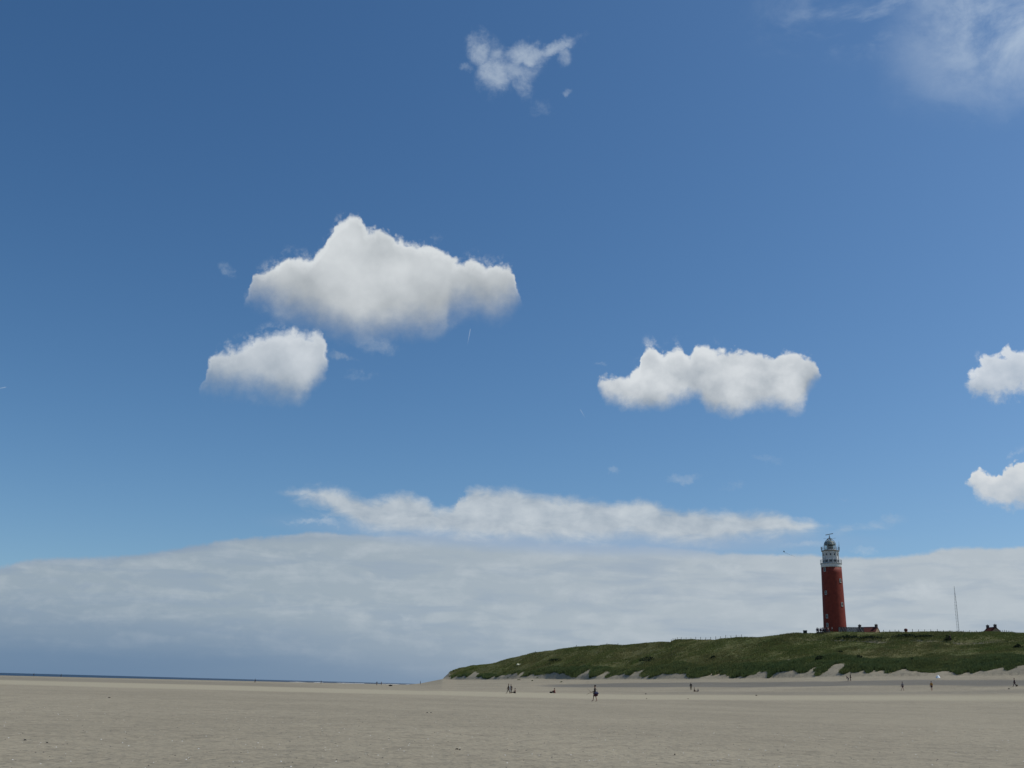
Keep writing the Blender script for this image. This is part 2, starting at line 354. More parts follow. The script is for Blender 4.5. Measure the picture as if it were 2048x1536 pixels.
def terrain(x, y, full=False):
    x = np.asarray(x, float); y = np.asarray(y, float)
    r = np.hypot(x, y) + 1e-6; a = np.degrees(np.arctan2(x, y))
    aa = np.clip(a, fa[0], fa[-1])
    a_f = aa
    rf = np.interp(a_f, ra, rr); ef = np.interp(a_f, fa, fe); zf = EYE.z + rf * ef
    ec = np.where(aa < ca[0], ef, np.interp(aa, ca, ce)); rc = np.where(aa < A_TOE, rf + 25, np.interp(aa, rca, rcr))
    rc = np.maximum(rc, rf + 20)
    side = sstep(140, 60, np.abs(a))                                 # the coast behind the camera lies flat
    zb = zf * np.clip((r - 80) / (rf - 80), 0, 1) ** 2.8
    near = sstep(2500, 300, r)
    zb = zb + (fbm(x / 30, y / 30, 3, 4) * 0.16 * sstep(400, 40, r) + fbm(x / 4, y / 4, 5, 3) * 0.05 * sstep(160, 20, r)) * near
    s = np.clip((r - rf) / (rc - rf), 0, 1)
    hill = sstep(A_TOE - 0.05, A_TOE + 1.2, aa)
    g = s ** 0.8
    E = ef + (ec - ef) * g
    zh = EYE.z + r * E
    bump = (fbm(x / 22, y / 22, 11, 4) * 3.2 + fbm(x / 6, y / 6, 23, 3) * 0.9) * np.clip(s * 5, 0, 1) * np.clip((1 - s) * 4, 0, 1) * hill
    hum = np.maximum(fbm(x / 8.0, y / 11.0, 31, 3) + 0.12, 0) * 2.8 * np.exp(-((s - 0.10) / 0.10) ** 2) * hill
    ps = path_s(a); cut = np.exp(-((s - ps) / 0.022) ** 2) * sstep(15, 17, a) * hill
    zh = zh + bump + hum - cut * 0.7 + fbm(x / 3, y / 3, 41, 2) * 0.25 * hill * np.clip(s * 8, 0, 1)
    base = 6.0 * sstep(A_TOE, A_TOE + 4, aa)
    zc = EYE.z + rc * ec
    top = np.clip((r - rc) / 70, 0, 1)
    zp = np.where(r > rc, (zc - 0.6 * top - base) * np.exp(-np.maximum(r - rc - 70, 0) / 260) + base + fbm(x / 30, y / 30, 51, 3) * 2.0 * top * hill, zh)
    z = np.where(r < rf, zb, zp)
    z = z * side
    sd = np.interp(y, SHX, SHV) - x + fbm(x / 60, y / 60, 61, 3) * 40   # positive out at sea
    z = np.where(sd > -120, z * sstep(0, -120, sd) + (SEA_Z - 0.0) * (1 - sstep(0, -120, sd)), z)
    z = z - np.clip(sd, 0, 1e9) * 0.03
    z = np.maximum(z, -4)
    if full:
        return z, dict(r=r, a=a, rf=rf, rc=rc, s=s, hill=hill, cut=cut, sd=sd, ps=ps)
    return z
def T1(x, y): return float(terrain(np.array([x]), np.array([y]))[0])
def ground(px, py, r0=15, r1=1600):
    """the point of the ground seen in that direction"""
    d = ray(px, py); h = math.hypot(d.x, d.y); t = np.exp(np.linspace(math.log(r0), math.log(r1), 6000))
    X, Y, Z = d.x / h * t, d.y / h * t, EYE.z + d.z / h * t
    below = np.nonzero(Z < terrain(X, Y))[0]
    i = below[0] if len(below) else int(np.argmin(Z - terrain(X, Y)))
    return Vector((X[i], Y[i], T1(X[i], Y[i])))
def at(px, r, py=1300):
    """ground point at bearing of that column and distance r"""
    a = R(azel(px, py)[0]); x, y = r * math.sin(a), r * math.cos(a)
    return Vector((x, y, T1(x, y)))

# ------------------------------------------------------------------ tagging
def tag(o, label=None, cat=None, group=None, kind=None):
    if label: o['label'] = label
    if cat: o['category'] = cat
    if group: o['group'] = group
    if kind: o['kind'] = kind
    return o
def empty(name, loc, rz=0.0, label=None, cat=None, group=None):
    o = bpy.data.objects.new(name, None); COL.objects.link(o); o.location = loc; o.rotation_euler = (0, 0, rz)
    o.empty_display_size = 0.3
    return tag(o, label, cat, group)
def mesh_obj(name, verts, faces, m_, parent=None, smooth=False):
    me = bpy.data.meshes.new(name); me.from_pydata(verts, [], faces); me.update()
    if smooth: me.shade_smooth()
    if m_: me.materials.append(m_)
    o = bpy.data.objects.new(name, me); COL.objects.link(o); o.parent = parent
    return o
class MB:
    def __init__(s): s.v = []; s.f = []
    def add(s, v, f):
        n = len(s.v); s.v += [tuple(p) for p in v]; s.f += [tuple(i + n for i in q) for q in f]; return s
    def box(s, c, d, rz=0.0, ry=0.0):
        mt = Matrix.Rotation(rz, 3, 'Z') @ Matrix.Rotation(ry, 3, 'Y')
        v = [Vector(c) + mt @ Vector((x * d[0] / 2, y * d[1] / 2, z * d[2] / 2)) for x in (-1, 1) for y in (-1, 1) for z in (-1, 1)]
        return s.add(v, [(0, 1, 3, 2), (4, 6, 7, 5), (0, 4, 5, 1), (2, 3, 7, 6), (0, 2, 6, 4), (1, 5, 7, 3)])
    def tube(s, pts, rad, n=8, cap=True):
        pts = [Vector(p) for p in pts]; rad = rad if isinstance(rad, (list, tuple)) else [rad] * len(pts)
        v = []; f = []
        for i, p in enumerate(pts):
            t = (pts[min(i + 1, len(pts) - 1)] - pts[max(i - 1, 0)]).normalized()
            u = t.cross(Vector((0.013, 1, 0.02)) if abs(t.y) < 0.9 else Vector((1, 0, 0))).normalized(); w = t.cross(u)
            for k in range(n):
                q = 2 * math.pi * k / n; v.append(p + (u * math.cos(q) + w * math.sin(q)) * rad[i])
        for i in range(len(pts) - 1):
            for k in range(n):
                a, b = i * n + k, i * n + (k + 1) % n; f.append((a, b, b + n, a + n))
        if cap: f.append(tuple(range(n - 1, -1, -1))); f.append(tuple((len(pts) - 1) * n + k for k in range(n)))
        return s.add(v, f)
    def lathe(s, prof, n=32, ph=0.0, c=(0, 0, 0), cap=True):
        v = []; f = []
        for (r_, z) in prof:
            for k in range(n):
                q = 2 * math.pi * k / n + ph; v.append((c[0] + r_ * math.cos(q), c[1] + r_ * math.sin(q), c[2] + z))
        for i in range(len(prof) - 1):
            for k in range(n):
                a, b = i * n + k, i * n + (k + 1) % n; f.append((a, b, b + n, a + n))
        if cap: f.append(tuple(range(n - 1, -1, -1))); f.append(tuple((len(prof) - 1) * n + k for k in range(n)))
        return s.add(v, f)
    def build(s, name, m_, parent=None, smooth=False): return mesh_obj(name, s.v, s.f, m_, parent, smooth)

# ------------------------------------------------------------------ ground sheet
def build_ground():
    az = np.concatenate([np.arange(-180, -34, 3.0), np.arange(-34, A_TOE - 1, 0.16), np.arange(A_TOE - 1, 31, 0.07), np.arange(31, 40, 0.5), np.arange(40, 180, 3.5)])
    rs = np.concatenate([[0.5, 1.5, 3], np.exp(np.linspace(math.log(5), math.log(250), 190)), np.arange(251, 560, 0.95), np.exp(np.linspace(math.log(562), math.log(9000), 90))])
    A, Rr = np.meshgrid(np.radians(az), rs); X, Y = Rr * np.sin(A), Rr * np.cos(A)
    Z, q = terrain(X, Y, True)
    nr, na = X.shape
    verts = np.stack([X, Y, Z], -1).reshape(-1, 3)
    i = np.arange(nr - 1)[:, None] * na; k = np.arange(na)[None, :]; k2 = (k + 1) % na
    quads = np.stack([i + k, i + k2, i + na + k2, i + na + k], -1).reshape(-1, 4)
    me = bpy.data.meshes.new('ground'); me.vertices.add(len(verts)); me.vertices.foreach_set('co', verts.ravel())
    me.loops.add(quads.size); me.loops.foreach_set('vertex_index', quads.ravel().astype(np.int32))
    me.polygons.add(len(quads)); me.polygons.foreach_set('loop_start', np.arange(0, quads.size, 4, dtype=np.int32))
    me.update(calc_edges=True)
    me.shade_smooth()
    # what covers the ground: grass, damp sand, pale dry sand, trodden path
    gm = grass_mask(X, Y, q)
    # damp bands lie on the beach between measured distances
    def band(rows_in, rows_out, soft=2.5):
        ai = [azel(x, y_)[0] for x, y_ in rows_in]; ri = [ground(x, y_).xy.length for x, y_ in rows_in]
        ao = [azel(x, y_)[0] for x, y_ in rows_out]; ro = [ground(x, y_).xy.length for x, y_ in rows_out]
        a = q['a']; j = fbm(X / 14, Y / 14, 71, 3) * 7
        n, f = np.interp(a, ai, ri), np.interp(a, ao, ro)
        r = q['r'] + j
        return sstep(n - soft, n + soft, r) * sstep(f + soft, f - soft, r)
    dark = band([(1040, 1372), (1100, 1374), (1260, 1375), (1460, 1374.5), (1660, 1373), (1850, 1370), (1960, 1372), (2048, 1371)],
                [(1040, 1371), (1100, 1369), (1260, 1366), (1460, 1365), (1660, 1363), (1850, 1360), (1960, 1359.5), (2048, 1360)])
    dark = dark * sstep(azel(1050, 1370)[0], azel(1130, 1370)[0], q['a'])
    d2 = band([(1100, 1389), (1400, 1389), (1660, 1390.5), (1850, 1388), (2048, 1388)], [(1100, 1383), (1400, 1383.5), (1660, 1384), (1850, 1383), (2048, 1380)], 5) * sstep(3, 12, q['a']) * 0.42
    d3 = sstep(235, 300, q['r']) * sstep(560, 420, q['r']) * sstep(-8, -12, q['a']) * 0.35
    pale = band([(0, 1368), (300, 1377), (600, 1384), (900, 1391), (1190, 1398), (1500, 1400), (1800, 1401), (2048, 1402)],
                [(0, 1360), (300, 1367), (600, 1375), (900, 1382), (1190, 1388), (1500, 1390), (1800, 1390), (2048, 1390)], 12)
    wetsea = sstep(-160, -10, q['sd'])
    wet = np.clip(np.maximum(np.maximum(dark, d2), np.maximum(d3, wetsea * 0.8)) * (1 - gm), 0, 1)
    for nm, arr in (('grass', gm), ('wet', wet), ('pale', pale), ('path', q['cut'])):
        at_ = me.attributes.new(nm, 'FLOAT', 'POINT'); at_.data.foreach_set('value', np.asarray(arr, np.float32).ravel())
    me.materials.append(sand_material())
    o = bpy.data.objects.new('ground', me); COL.objects.link(o); tag(o, kind='structure')
    return o
def grass_mask(X, Y, q):
    s, hill = q['s'], q['hill']
    u = q['a'] * R(1) * q['rf']                       # metres along the foot of the dune
    d = q['r'] - q['rf']                              # metres up from it
    # marram comes down the face in slanting tongues with bare sand running up between them
    tongues = fbm((u - 0.35 * d) / 6.0, d / 40.0 + 3, 81, 3) * 6.5 + fbm((u - 0.35 * d) / 2.0, d / 12, 83, 2) * 8
    edge = d - 1.5 + tongues
    g = sstep(0.0, 2.0, edge) * hill
    bare = sstep(0.06, 0.11, fbm((u - 0.3 * d) / 1.9, d / 30, 85, 3)) * sstep(18, 4, d + fbm(u / 8, d / 80, 87, 2) * 40)
    g = g * (1 - bare)
    g = g * (1 - 0.75 * q['cut'])
    return np.where(q['r'] > q['rf'] - 14, g, 0) * (q['sd'] < -60)

def sand_material():
    mt = bpy.data.materials.new('sand_and_turf'); mt.use_nodes = True; nt = mt.node_tree
    b = nt.nodes['Principled BSDF']; b.inputs['Specular IOR Level'].default_value = 0.15
    tc = nt.nodes.new('ShaderNodeTexCoord'); P = tc.outputs['Object']
    def attr(n):
        a = nt.nodes.new('ShaderNodeAttribute'); a.attribute_name = n; return S(nt, a.outputs['Fac'])
    g, wet, pale, path = attr('grass'), attr('wet'), attr('pale'), attr('path')
    n1 = noise(nt, P, 0.05, 5, 0.6); n2 = noise(nt, P, 0.9, 5, 0.65); n3 = noise(nt, P, 5.0, 4, 0.7)
    dry = mixc(nt, n1.ramp(0.35, 0.65), (0.300, 0.262, 0.188), (0.348, 0.304, 0.218))
    dry = mixc(nt, n2.ramp(0.46, 0.72) * 0.6, dry, (0.190, 0.165, 0.120))
    dry = mixc(nt, n3.ramp(0.48, 0.70) * 0.7, dry, (0.150, 0.134, 0.100))
    dry = mixc(nt, (pale * 0.8).clamp(), dry, (0.40, 0.355, 0.250))
    damp = mixc(nt, n1.ramp(0.3, 0.7), (0.163, 0.147, 0.112), (0.185, 0.166, 0.127))
    sand = mixc(nt, wet.clamp(), dry, damp)
    # shell grit
    vo = nt.nodes.new('ShaderNodeTexVoronoi'); nt.links.new(P, vo.inputs['Vector']); vo.inputs['Scale'].default_value = 7.0
    spot = S(nt, vo.outputs['Distance']).ramp(0.10, 0.05)
    vc = nt.nodes.new('ShaderNodeSeparateColor'); nt.links.new(vo.outputs['Color'], vc.inputs[0])
    sand = mixc(nt, spot * S(nt, vc.outputs[0]).ramp(0.93, 0.95), sand, (0.75, 0.72, 0.66))
    sand = mixc(nt, spot * S(nt, vc.outputs[1]).ramp(0.90, 0.92), sand, (0.06, 0.055, 0.045))
    t1 = noise(nt, P, 0.05, 4, 0.6); t2 = noise(nt, P, 0.35, 5, 0.6)
    turf = mixc(nt, t1.ramp(0.35, 0.65), (0.10, 0.11, 0.04), (0.145, 0.135, 0.055))
    turf = mixc(nt, t2.ramp(0.45, 0.75) * 0.7, turf, (0.070, 0.092, 0.034))
    turf = mixc(nt, (path * 0.9).clamp(), turf, (0.20, 0.17, 0.115))
    nt.links.new(mixc(nt, g.ramp(0.25, 0.7), sand, turf), b.inputs['Base Color'])
    nt.links.new(wet.ramp(0, 1, 0.95, 0.7).k, b.inputs['Roughness'])
    # trampled, wind-pocked surface
    h = noise(nt, P, 2.2, 4, 0.6) * 1.0 + noise(nt, P, 7.0, 3, 0.6) * 0.35 + noise(nt, P, 0.5, 3, 0.5) * 1.2
    vf = nt.nodes.new('ShaderNodeTexVoronoi'); nt.links.new(P, vf.inputs['Vector']); vf.inputs['Scale'].default_value = 1.7
    h = h - S(nt, vf.outputs['Distance']).ramp(0.28, 0.05) * 0.35
    bn = nt.nodes.new('ShaderNodeBump'); bn.inputs['Strength'].default_value = 0.85; bn.inputs['Distance'].default_value = 0.11
    nt.links.new(h.k, bn.inputs['Height']); nt.links.new(bn.outputs[0], b.inputs['Normal'])
    return mt
ground_obj = build_ground()

# ------------------------------------------------------------------ sea
def build_sea():
    mt = bpy.data.materials.new('sea_water'); mt.use_nodes = True; nt = mt.node_tree
    b = nt.nodes['Principled BSDF']; b.inputs['Roughness'].default_value = 0.35
    b.inputs['IOR'].default_value = 1.33; b.inputs['Specular IOR Level'].default_value = 0.12
    tc = nt.nodes.new('ShaderNodeTexCoord'); P = tc.outputs['Object']
    n = noise(nt, vmath(nt, 'MULTIPLY', P, (0.004, 0.02, 1)), 1.0, 4, 0.6)
    nt.links.new(mixc(nt, n.ramp(0.3, 0.7), (0.010, 0.024, 0.052), (0.016, 0.034, 0.064)), b.inputs['Base Color'])
    bn = nt.nodes.new('ShaderNodeBump'); bn.inputs['Strength'].default_value = 1.0; bn.inputs['Distance'].default_value = 0.8
    nt.links.new((noise(nt, P, 0.12, 5, 0.6)).k, bn.inputs['Height']); nt.links.new(bn.outputs[0], b.inputs['Normal'])
    Rm = 60000; v = [(0, 2000, SEA_Z)]; f = []
    rings = [800, 4000, 12000, 60000]; n_ = 96
    for r_ in rings:
        for k in range(n_):
            q = 2 * math.pi * k / n_; v.append((r_ * math.cos(q), 2000 + r_ * math.sin(q), SEA_Z))
    for k in range(n_): f.append((0, 1 + k, 1 + (k + 1) % n_))
    for j in range(len(rings) - 1):
        for k in range(n_):
            a, b_ = 1 + j * n_ + k, 1 + j * n_ + (k + 1) % n_; f.append((a, a + n_, b_ + n_, b_))
    o = mesh_obj('sea', v, f, mt); tag(o, kind='structure')
    # breaking foam along the shoals
    fm = MM('foam', (0.8, 0.82, 0.82), 0.6, var=0.1, scale=0.1)
    g = MB()
    for k in range(14):
        yy = 1500 + 2300 * (k / 26.0) + random.uniform(-30, 30); xx = float(np.interp(yy, SHX, SHV)) - 8 - random.uniform(0, 90)
        L = random.uniform(30, 90)
        pts = [(xx + t * 0.12 * L + random.uniform(-3, 3), yy + (t - 0.5) * L, SEA_Z + 0.05) for t in np.linspace(0, 1, 7)]
        g.tube(pts, [0.05, 0.15, 0.25, 0.3, 0.25, 0.15, 0.05], 5)
    o = g.build('foam', fm); tag(o, 'white foam of small waves breaking on the shoals', 'foam', kind='stuff')
build_sea()

# ------------------------------------------------------------------ grass on the dune: tufts of real blades
def grass_material(name, c1, c2, c3):
    mt = bpy.data.materials.new(name); mt.use_nodes = True; nt = mt.node_tree
    b = nt.nodes['Principled BSDF']; b.inputs['Roughness'].default_value = 0.75; b.inputs['Specular IOR Level'].default_value = 0.1
    tc = nt.nodes.new('ShaderNodeTexCoord'); P = tc.outputs['Object']
    a = noise(nt, P, 0.035, 5, 0.62); d = noise(nt, P, 0.22, 5, 0.6); e = noise(nt, P, 1.4, 3, 0.6)
    c = mixc(nt, a.ramp(0.36, 0.62), c1, c2); c = mixc(nt, d.ramp(0.50, 0.72) * 0.75, c, c3)
    c = mixc(nt, e.ramp(0.35, 0.65) * 0.45, c, tuple(x * 0.55 for x in c1))
    nt.links.new(c, b.inputs['Base Color'])
    tr = nt.nodes.new('ShaderNodeBsdfTranslucent'); nt.links.new(c, tr.inputs[0])
    mx = nt.nodes.new('ShaderNodeMixShader'); mx.inputs[0].default_value = 0.25
    nt.links.new(b.outputs[0], mx.inputs[1]); nt.links.new(tr.outputs[0], mx.inputs[2]); nt.links.new(mx.outputs[0], nt.nodes['Material Output'].inputs[0])
    return mt
def tufts(name, X, Y, h, w, nb, m_, label, lean=0.25):
    """many tufts as one mesh of pointed blades"""
    N = len(X); Z = terrain(X, Y) - 0.05
    h = np.broadcast_to(h, N)[:, None] * rng.uniform(0.6, 1.15, (N, nb)); w = np.broadcast_to(w, N)[:, None]
    ang = rng.uniform(0, 2 * np.pi, (N, nb)); rad = np.sqrt(rng.uniform(0, 1, (N, nb))) * w
    bx, by = X[:, None] + np.cos(ang) * rad, Y[:, None] + np.sin(ang) * rad; bz = np.broadcast_to(Z[:, None], bx.shape)
    fa_ = rng.uniform(0, 2 * np.pi, (N, nb)); bw = rng.uniform(0.05, 0.12, (N, nb)) * np.clip(h / 0.5, 0.6, 2.2)
    ox, oy = np.cos(fa_) * bw, np.sin(fa_) * bw
    tx = bx + np.cos(ang) * rad * 0.5 + h * lean * rng.uniform(0, 1, (N, nb)) ; ty = by + np.sin(ang) * rad * 0.5
    v = np.stack([np.stack([bx - ox, by - oy, bz], -1), np.stack([bx + ox, by + oy, bz], -1), np.stack([tx, ty, bz + h], -1)], 2).reshape(-1, 3)
    nt_ = len(v) // 3
    me = bpy.data.meshes.new(name); me.vertices.add(len(v)); me.vertices.foreach_set('co', v.ravel())
    me.loops.add(len(v)); me.loops.foreach_set('vertex_index', np.arange(len(v), dtype=np.int32))
    me.polygons.add(nt_); me.polygons.foreach_set('loop_start', np.arange(0, len(v), 3, dtype=np.int32))
    me.update(calc_edges=True); me.materials.append(m_)
    o = bpy.data.objects.new(name, me); COL.objects.link(o)
    return tag(o, label, 'grass', kind='stuff')
def scatter(n, a0, a1, d0, d1, pw=1.0):
    """points between the foot and the crest of the dune; d as fraction s"""
    a = rng.uniform(a0, a1, n); rf = np.interp(a, ra, rr); rc = np.maximum(np.interp(a, rca, rcr), rf + 20)
    s = d0 + (d1 - d0) * rng.uniform(0, 1, n) ** pw
    r = rf + s * (rc - rf); ar = np.radians(a)
    return r * np.sin(ar), r * np.cos(ar)
MARRAM = grass_material('marram', (0.132, 0.178, 0.064), (0.185, 0.207, 0.074), (0.110, 0.155, 0.068))
TURF = grass_material('dune_turf', (0.168, 0.196, 0.060), (0.222, 0.210, 0.084), (0.142, 0.205, 0.058))
def masked(X, Y, lo):
    z, q = terrain(X, Y, True); g = grass_mask(X, Y, q); k = g > lo + rng.uniform(0, 0.3, len(X)); return X[k], Y[k], q['s'][k]
X, Y = scatter(46000, A_TOE, 30, -0.06, 0.32); X, Y, s_ = masked(X, Y, 0.35)
clump = fbm(X / 5, Y / 5, 91, 3)
tufts('marram_grass', X, Y, np.clip(0.65 + clump * 1.6, 0.3, 1.3) * np.where(s_ < 0.22, 1.15, 0.75), 0.45, 9, MARRAM, 'long dark green marram grass hanging over the foot of the dune')
X, Y = scatter(60000, A_TOE, 30, 0.2, 1.12); X, Y, s_ = masked(X, Y, 0.2)
tufts('dune_grass', X, Y, np.clip(0.42 + fbm(X / 7, Y / 7, 93, 3) * 0.9, 0.18, 0.8), 0.45, 7, TURF, 'short olive and straw coloured grass covering the dune slope')

# low shrubs on the slope, each its own plant, and strips for a hollow's shade
def shrub(px, py, w, h, label, name='shrub'):
    p = ground(px, py); e = empty(name, p, 0, label, 'shrub', 'dark shrubs on the dune slope')
    n = int(60 + 40 * w); v = []; f = []
    for i in range(n):
        q = random.uniform(0, 6.283); u = random.random() ** 0.6; z = random.uniform(0.1, 1) * (1 - u * u * 0.8)
        c = Vector((math.cos(q) * u * w / 2, math.sin(q) * u * w * 0.4, z * h)); k = random.uniform(0.12, 0.3)
        d1 = Vector((random.gauss(0, 1), random.gauss(0, 1), random.gauss(0, 1))).normalized() * k; d2 = Vector((random.gauss(0, 1), random.gauss(0, 1), random.gauss(0, 1))).normalized() * k
        b = len(v); v += [c + d1, c + d2, c - d1, c - d2]; f.append((b, b + 1, b + 2, b + 3))
    mesh_obj('foliage', v, f, SHRUB, e)
    st = MB()
    for k in range(5):
        q = k * 1.256; st.tube([(0, 0, -0.1), (math.cos(q) * w * 0.15, math.sin(q) * w * 0.12, h * 0.35), (math.cos(q) * w * 0.3, math.sin(q) * w * 0.22, h * 0.7)], [0.05, 0.035, 0.015], 5)
    st.build('stem', MM('twig', (0.07, 0.05, 0.035)), e)
SHRUB = grass_material('shrub_leaf', (0.022, 0.036, 0.016), (0.030, 0.042, 0.018), (0.020, 0.040, 0.020))
for px, py, w, h, l in [(1298, 1323, 7.5, 1.7, 'dark low shrub on the slope, largest of those left of the lighthouse'),
                        (1112, 1322, 7, 1.0, 'flat dark shrub on the hillside behind the pale sheet'),
                        (1427, 1317, 2.0, 0.9, 'small dark shrub alone on the middle of the slope below the fence posts'),
                        (1641, 1319, 3.0, 1.1, 'dark shrub on the slope straight below the lighthouse'),
                        (1719, 1319, 2.2, 1.6, 'upright dark shrub at the top end of the bare sand gully'),
                        (1896, 1281, 2.2, 1.6, 'dim grey-green shrub beside the dark figure on the hill'),
                        (1824, 1326, 2.6, 1.2, 'dark shrub above the white bare patch right of the gully'),
                        (2036, 1297, 3.0, 1.2, 'dark shrub near the right end of the slope'),
                        (1680, 1306, 2.0, 0.8, 'low dark shrub between the track and the bare gully'),
                        (1700, 1277, 9.0, 0.9, 'long dark strip of leaves standing in for the shaded hollow along the track, left piece'),  # from here on, dark leaf strips added as the shade of the hollow by the track
                        (1745, 1277.5, 9.0, 0.9, 'long dark strip of leaves standing in for the shaded hollow along the track below the cottage'),
                        (1812, 1274, 9.0, 1.0, 'long dark strip of leaves standing in for the shaded hollow below the round red chimney'),
                        (1850, 1275, 7.0, 0.8, 'low dark strip of leaves standing in for the shaded hollow between the red chimney and the mast')]:
    shrub(px, py, w, h, l)
# small isolated tufts on the bare sand in front of the dune
for px, py, w, l in [(1016, 1357.5, 1.1, 'small dark tuft alone on the sand, leftmost of those before the dune'),
                     (1038, 1360, 1.6, 'slanting dark tuft on the sand right of the leftmost tuft'),
                     (1064, 1362, 0.9, 'tiny dark tuft on the sand above the gap between the two seated groups'),
                     (1122, 1364.5, 0.9, 'tiny dark tuft on the pale sand above the seated red figure')]:
    p = ground(px, py); e = empty('grass_tuft', p, 0, l, 'grass tuft', 'isolated tufts on the bare sand')
    v = []; f = []
    for i in range(46):
        q = random.uniform(0, 6.28); u = random.random() * w / 2; c = Vector((math.cos(q) * u, math.sin(q) * u * 0.5, -0.05)); h = random.uniform(0.2, 0.5)
        b = len(v); v += [c + Vector((-0.06, 0, 0)), c + Vector((0.06, 0.02, 0)), c + Vector((h * 0.5, 0, h))]; f.append((b, b + 1, b + 2))
    mesh_obj('blades', v, f, MARRAM, e)

# ------------------------------------------------------------------ lighthouse
LH = None
def build_lighthouse():
    a = R(azel(1670.5, 1262)[0]); LH = Vector((392 * math.sin(a), 392 * math.cos(a), EYE.z + 392 * tanel(1670.5, 1262)))
    face = math.atan2(LH.x, LH.y)                       # local -Y looks at the camera, +X is right as seen
    pm = 0.1735                                         # metres per photograph pixel across the tower
    e = empty('lighthouse', (LH.x, LH.y, LH.z - 0.6), -face, 'tall red round lighthouse with a white top storey and a green-grey dome, on the dune', 'lighthouse')
    z0 = 0.6                                              # visible base above the origin
    Hpx = lambda y: EYE.z + 392 * tanel(1670.5 - (1262 - y) * 0.0565, y) - LH.z + z0
    red = bpy.data.materials.new('red_paint'); red.use_nodes = True; nt = red.node_tree; b = nt.nodes['Principled BSDF']
    tc = nt.nodes.new('ShaderNodeTexCoord'); P = tc.outputs['Object']
    n = noise(nt, P, 0.8, 5, 0.65); n2 = noise(nt, vmath(nt, 'MULTIPLY', P, (3, 3, 0.25)), 1.0, 4, 0.6)
    c = mixc(nt, n.ramp(0.3, 0.7), (0.165, 0.025, 0.013), (0.22, 0.036, 0.019)); c = mixc(nt, n2.ramp(0.5, 0.8) * 0.35, c, (0.13, 0.017, 0.012))
    nt.links.new(c, b.inputs['Base Color']); b.inputs['Roughness'].default_value = 0.65; b.inputs['Specular IOR Level'].default_value = 0.25
    br = nt.nodes.new('ShaderNodeTexBrick'); nt.links.new(P, br.inputs['Vector']); br.inputs['Scale'].default_value = 4
    white = MM('white_paint', (0.66, 0.65, 0.62), 0.6, var=0.12, scale=0.7); iron = MM('grey_iron', (0.16, 0.18, 0.19), 0.5, var=0.2)
    dark = MM('dark_glass', (0.015, 0.018, 0.02), 0.15, 0.5); steel = MM('galvanised', (0.30, 0.32, 0.33), 0.45, var=0.15)
    rb, rt = 23.0 * pm, 20.6 * pm
    zt = Hpx(1135.5)
    t = MB().lathe([(rb * 1.03, -5.0), (rb * 1.0, 0.6), (rb * 0.985, 3)] + [(rb * 0.985 + (rt - rb * 0.985) * (i / 10) ** 0.9, 3 + (zt - 3) * i / 10) for i in range(1, 11)], 64)
    wall = t.build('tower_wall', red, e, True)
    # white cornice flaring out under the gallery
    z1 = Hpx(1128.5)
    MB().lathe([(rt * 1.005, zt), (rt * 1.012, zt + 0.25), (rt * 1.015, zt + 0.8), (rt * 1.02, z1 - 0.15), (rt * 1.03, z1)], 64).build('cornice', white, e, True)
    g1 = z1
    MB().lathe([(rt * 1.06, g1), (rt * 1.06, g1 + 0.22)], 64).build('gallery_deck', MM('deck_concrete', (0.33, 0.34, 0.33), 0.8), e)
    def railing(rad, z, h, n, name, dense=1):
        o = MB()
        for hh in (h, h * 0.66, h * 0.33): o.tube([(rad * math.cos(q), rad * math.sin(q), z + hh) for q in np.linspace(0, 2 * math.pi, 49)], 0.04 if hh == h else 0.025, 5, False)
        rl = o.build(name, steel, e)
        for k in range(n):
            q = 2 * math.pi * (k + 0.5) / n
            MB().tube([(rad * math.cos(q), rad * math.sin(q), z), (rad * 1.0 * math.cos(q), rad * math.sin(q), z + h)], 0.045, 5).build('baluster', steel, rl)
    railing(rt * 1.04, g1 + 0.22, 1.25, 28, 'lower_railing')
    # white octagonal storey
    zd0, zd1 = g1 + 0.22, Hpx(1103.5)
    rd = 16.4 * pm
    ph = math.pi / 12
    body = MB().lathe([(rd * 1.02, zd0), (rd * 1.02, zd0 + 0.35), (rd, zd0 + 0.4), (rd * 0.985, zd1 - 0.5), (rd * 1.03, zd1 - 0.4), (rd * 1.05, zd1)], 12, ph).build('white_storey', white, e)
    for k in range(12):                                   # pilasters at the corners, bays with a low opening and a porthole
        q = 2 * math.pi * k / 12 + ph
        MB().box((rd * math.cos(q), rd * math.sin(q), (zd0 + zd1) / 2), (0.28, 0.28, zd1 - zd0 - 0.1), q).build('pilaster', white, body)
        q2 = q + math.pi / 12; ap = rd * math.cos(math.pi / 12)
        MB().box((ap * math.cos(q2), ap * math.sin(q2), zd0 + 0.75), (0.12, 1.15, 0.85), q2).build('opening', dark, body)
        zw = Hpx(1110)
        fr = MB().box(((ap + 0.0) * math.cos(q2), (ap) * math.sin(q2), zw), (0.16, 0.55, 0.85), q2).build('window_frame', MM('pale_frame', (0.5, 0.49, 0.45), 0.6), body)
        MB().box(((ap + 0.035) * math.cos(q2), (ap + 0.035) * math.sin(q2), zw), (0.14, 0.38, 0.66), q2).build('pane', dark, e)
    # upper gallery and lantern
    MB().lathe([(rd * 1.02, zd1), (rd * 1.12, zd1 + 0.12), (rd * 1.12, zd1 + 0.32)], 32).build('upper_gallery', MM('stained_concrete', (0.26, 0.22, 0.17), 0.85, var=0.3), e)
    zg = zd1 + 0.32
    railing(rd * 1.08, zg, 1.15, 20, 'upper_railing')
    rl = 10.3 * pm; zl0, zl1 = zg, Hpx(1090)
    MB().lathe([(rl * 1.03, zl0), (rl * 1.03, zl0 + 0.45)], 16).build('lantern_sill', white, e)
    glass = bpy.data.materials.new('lantern_glass'); glass.use_nodes = True; gb = glass.node_tree.nodes['Principled BSDF']
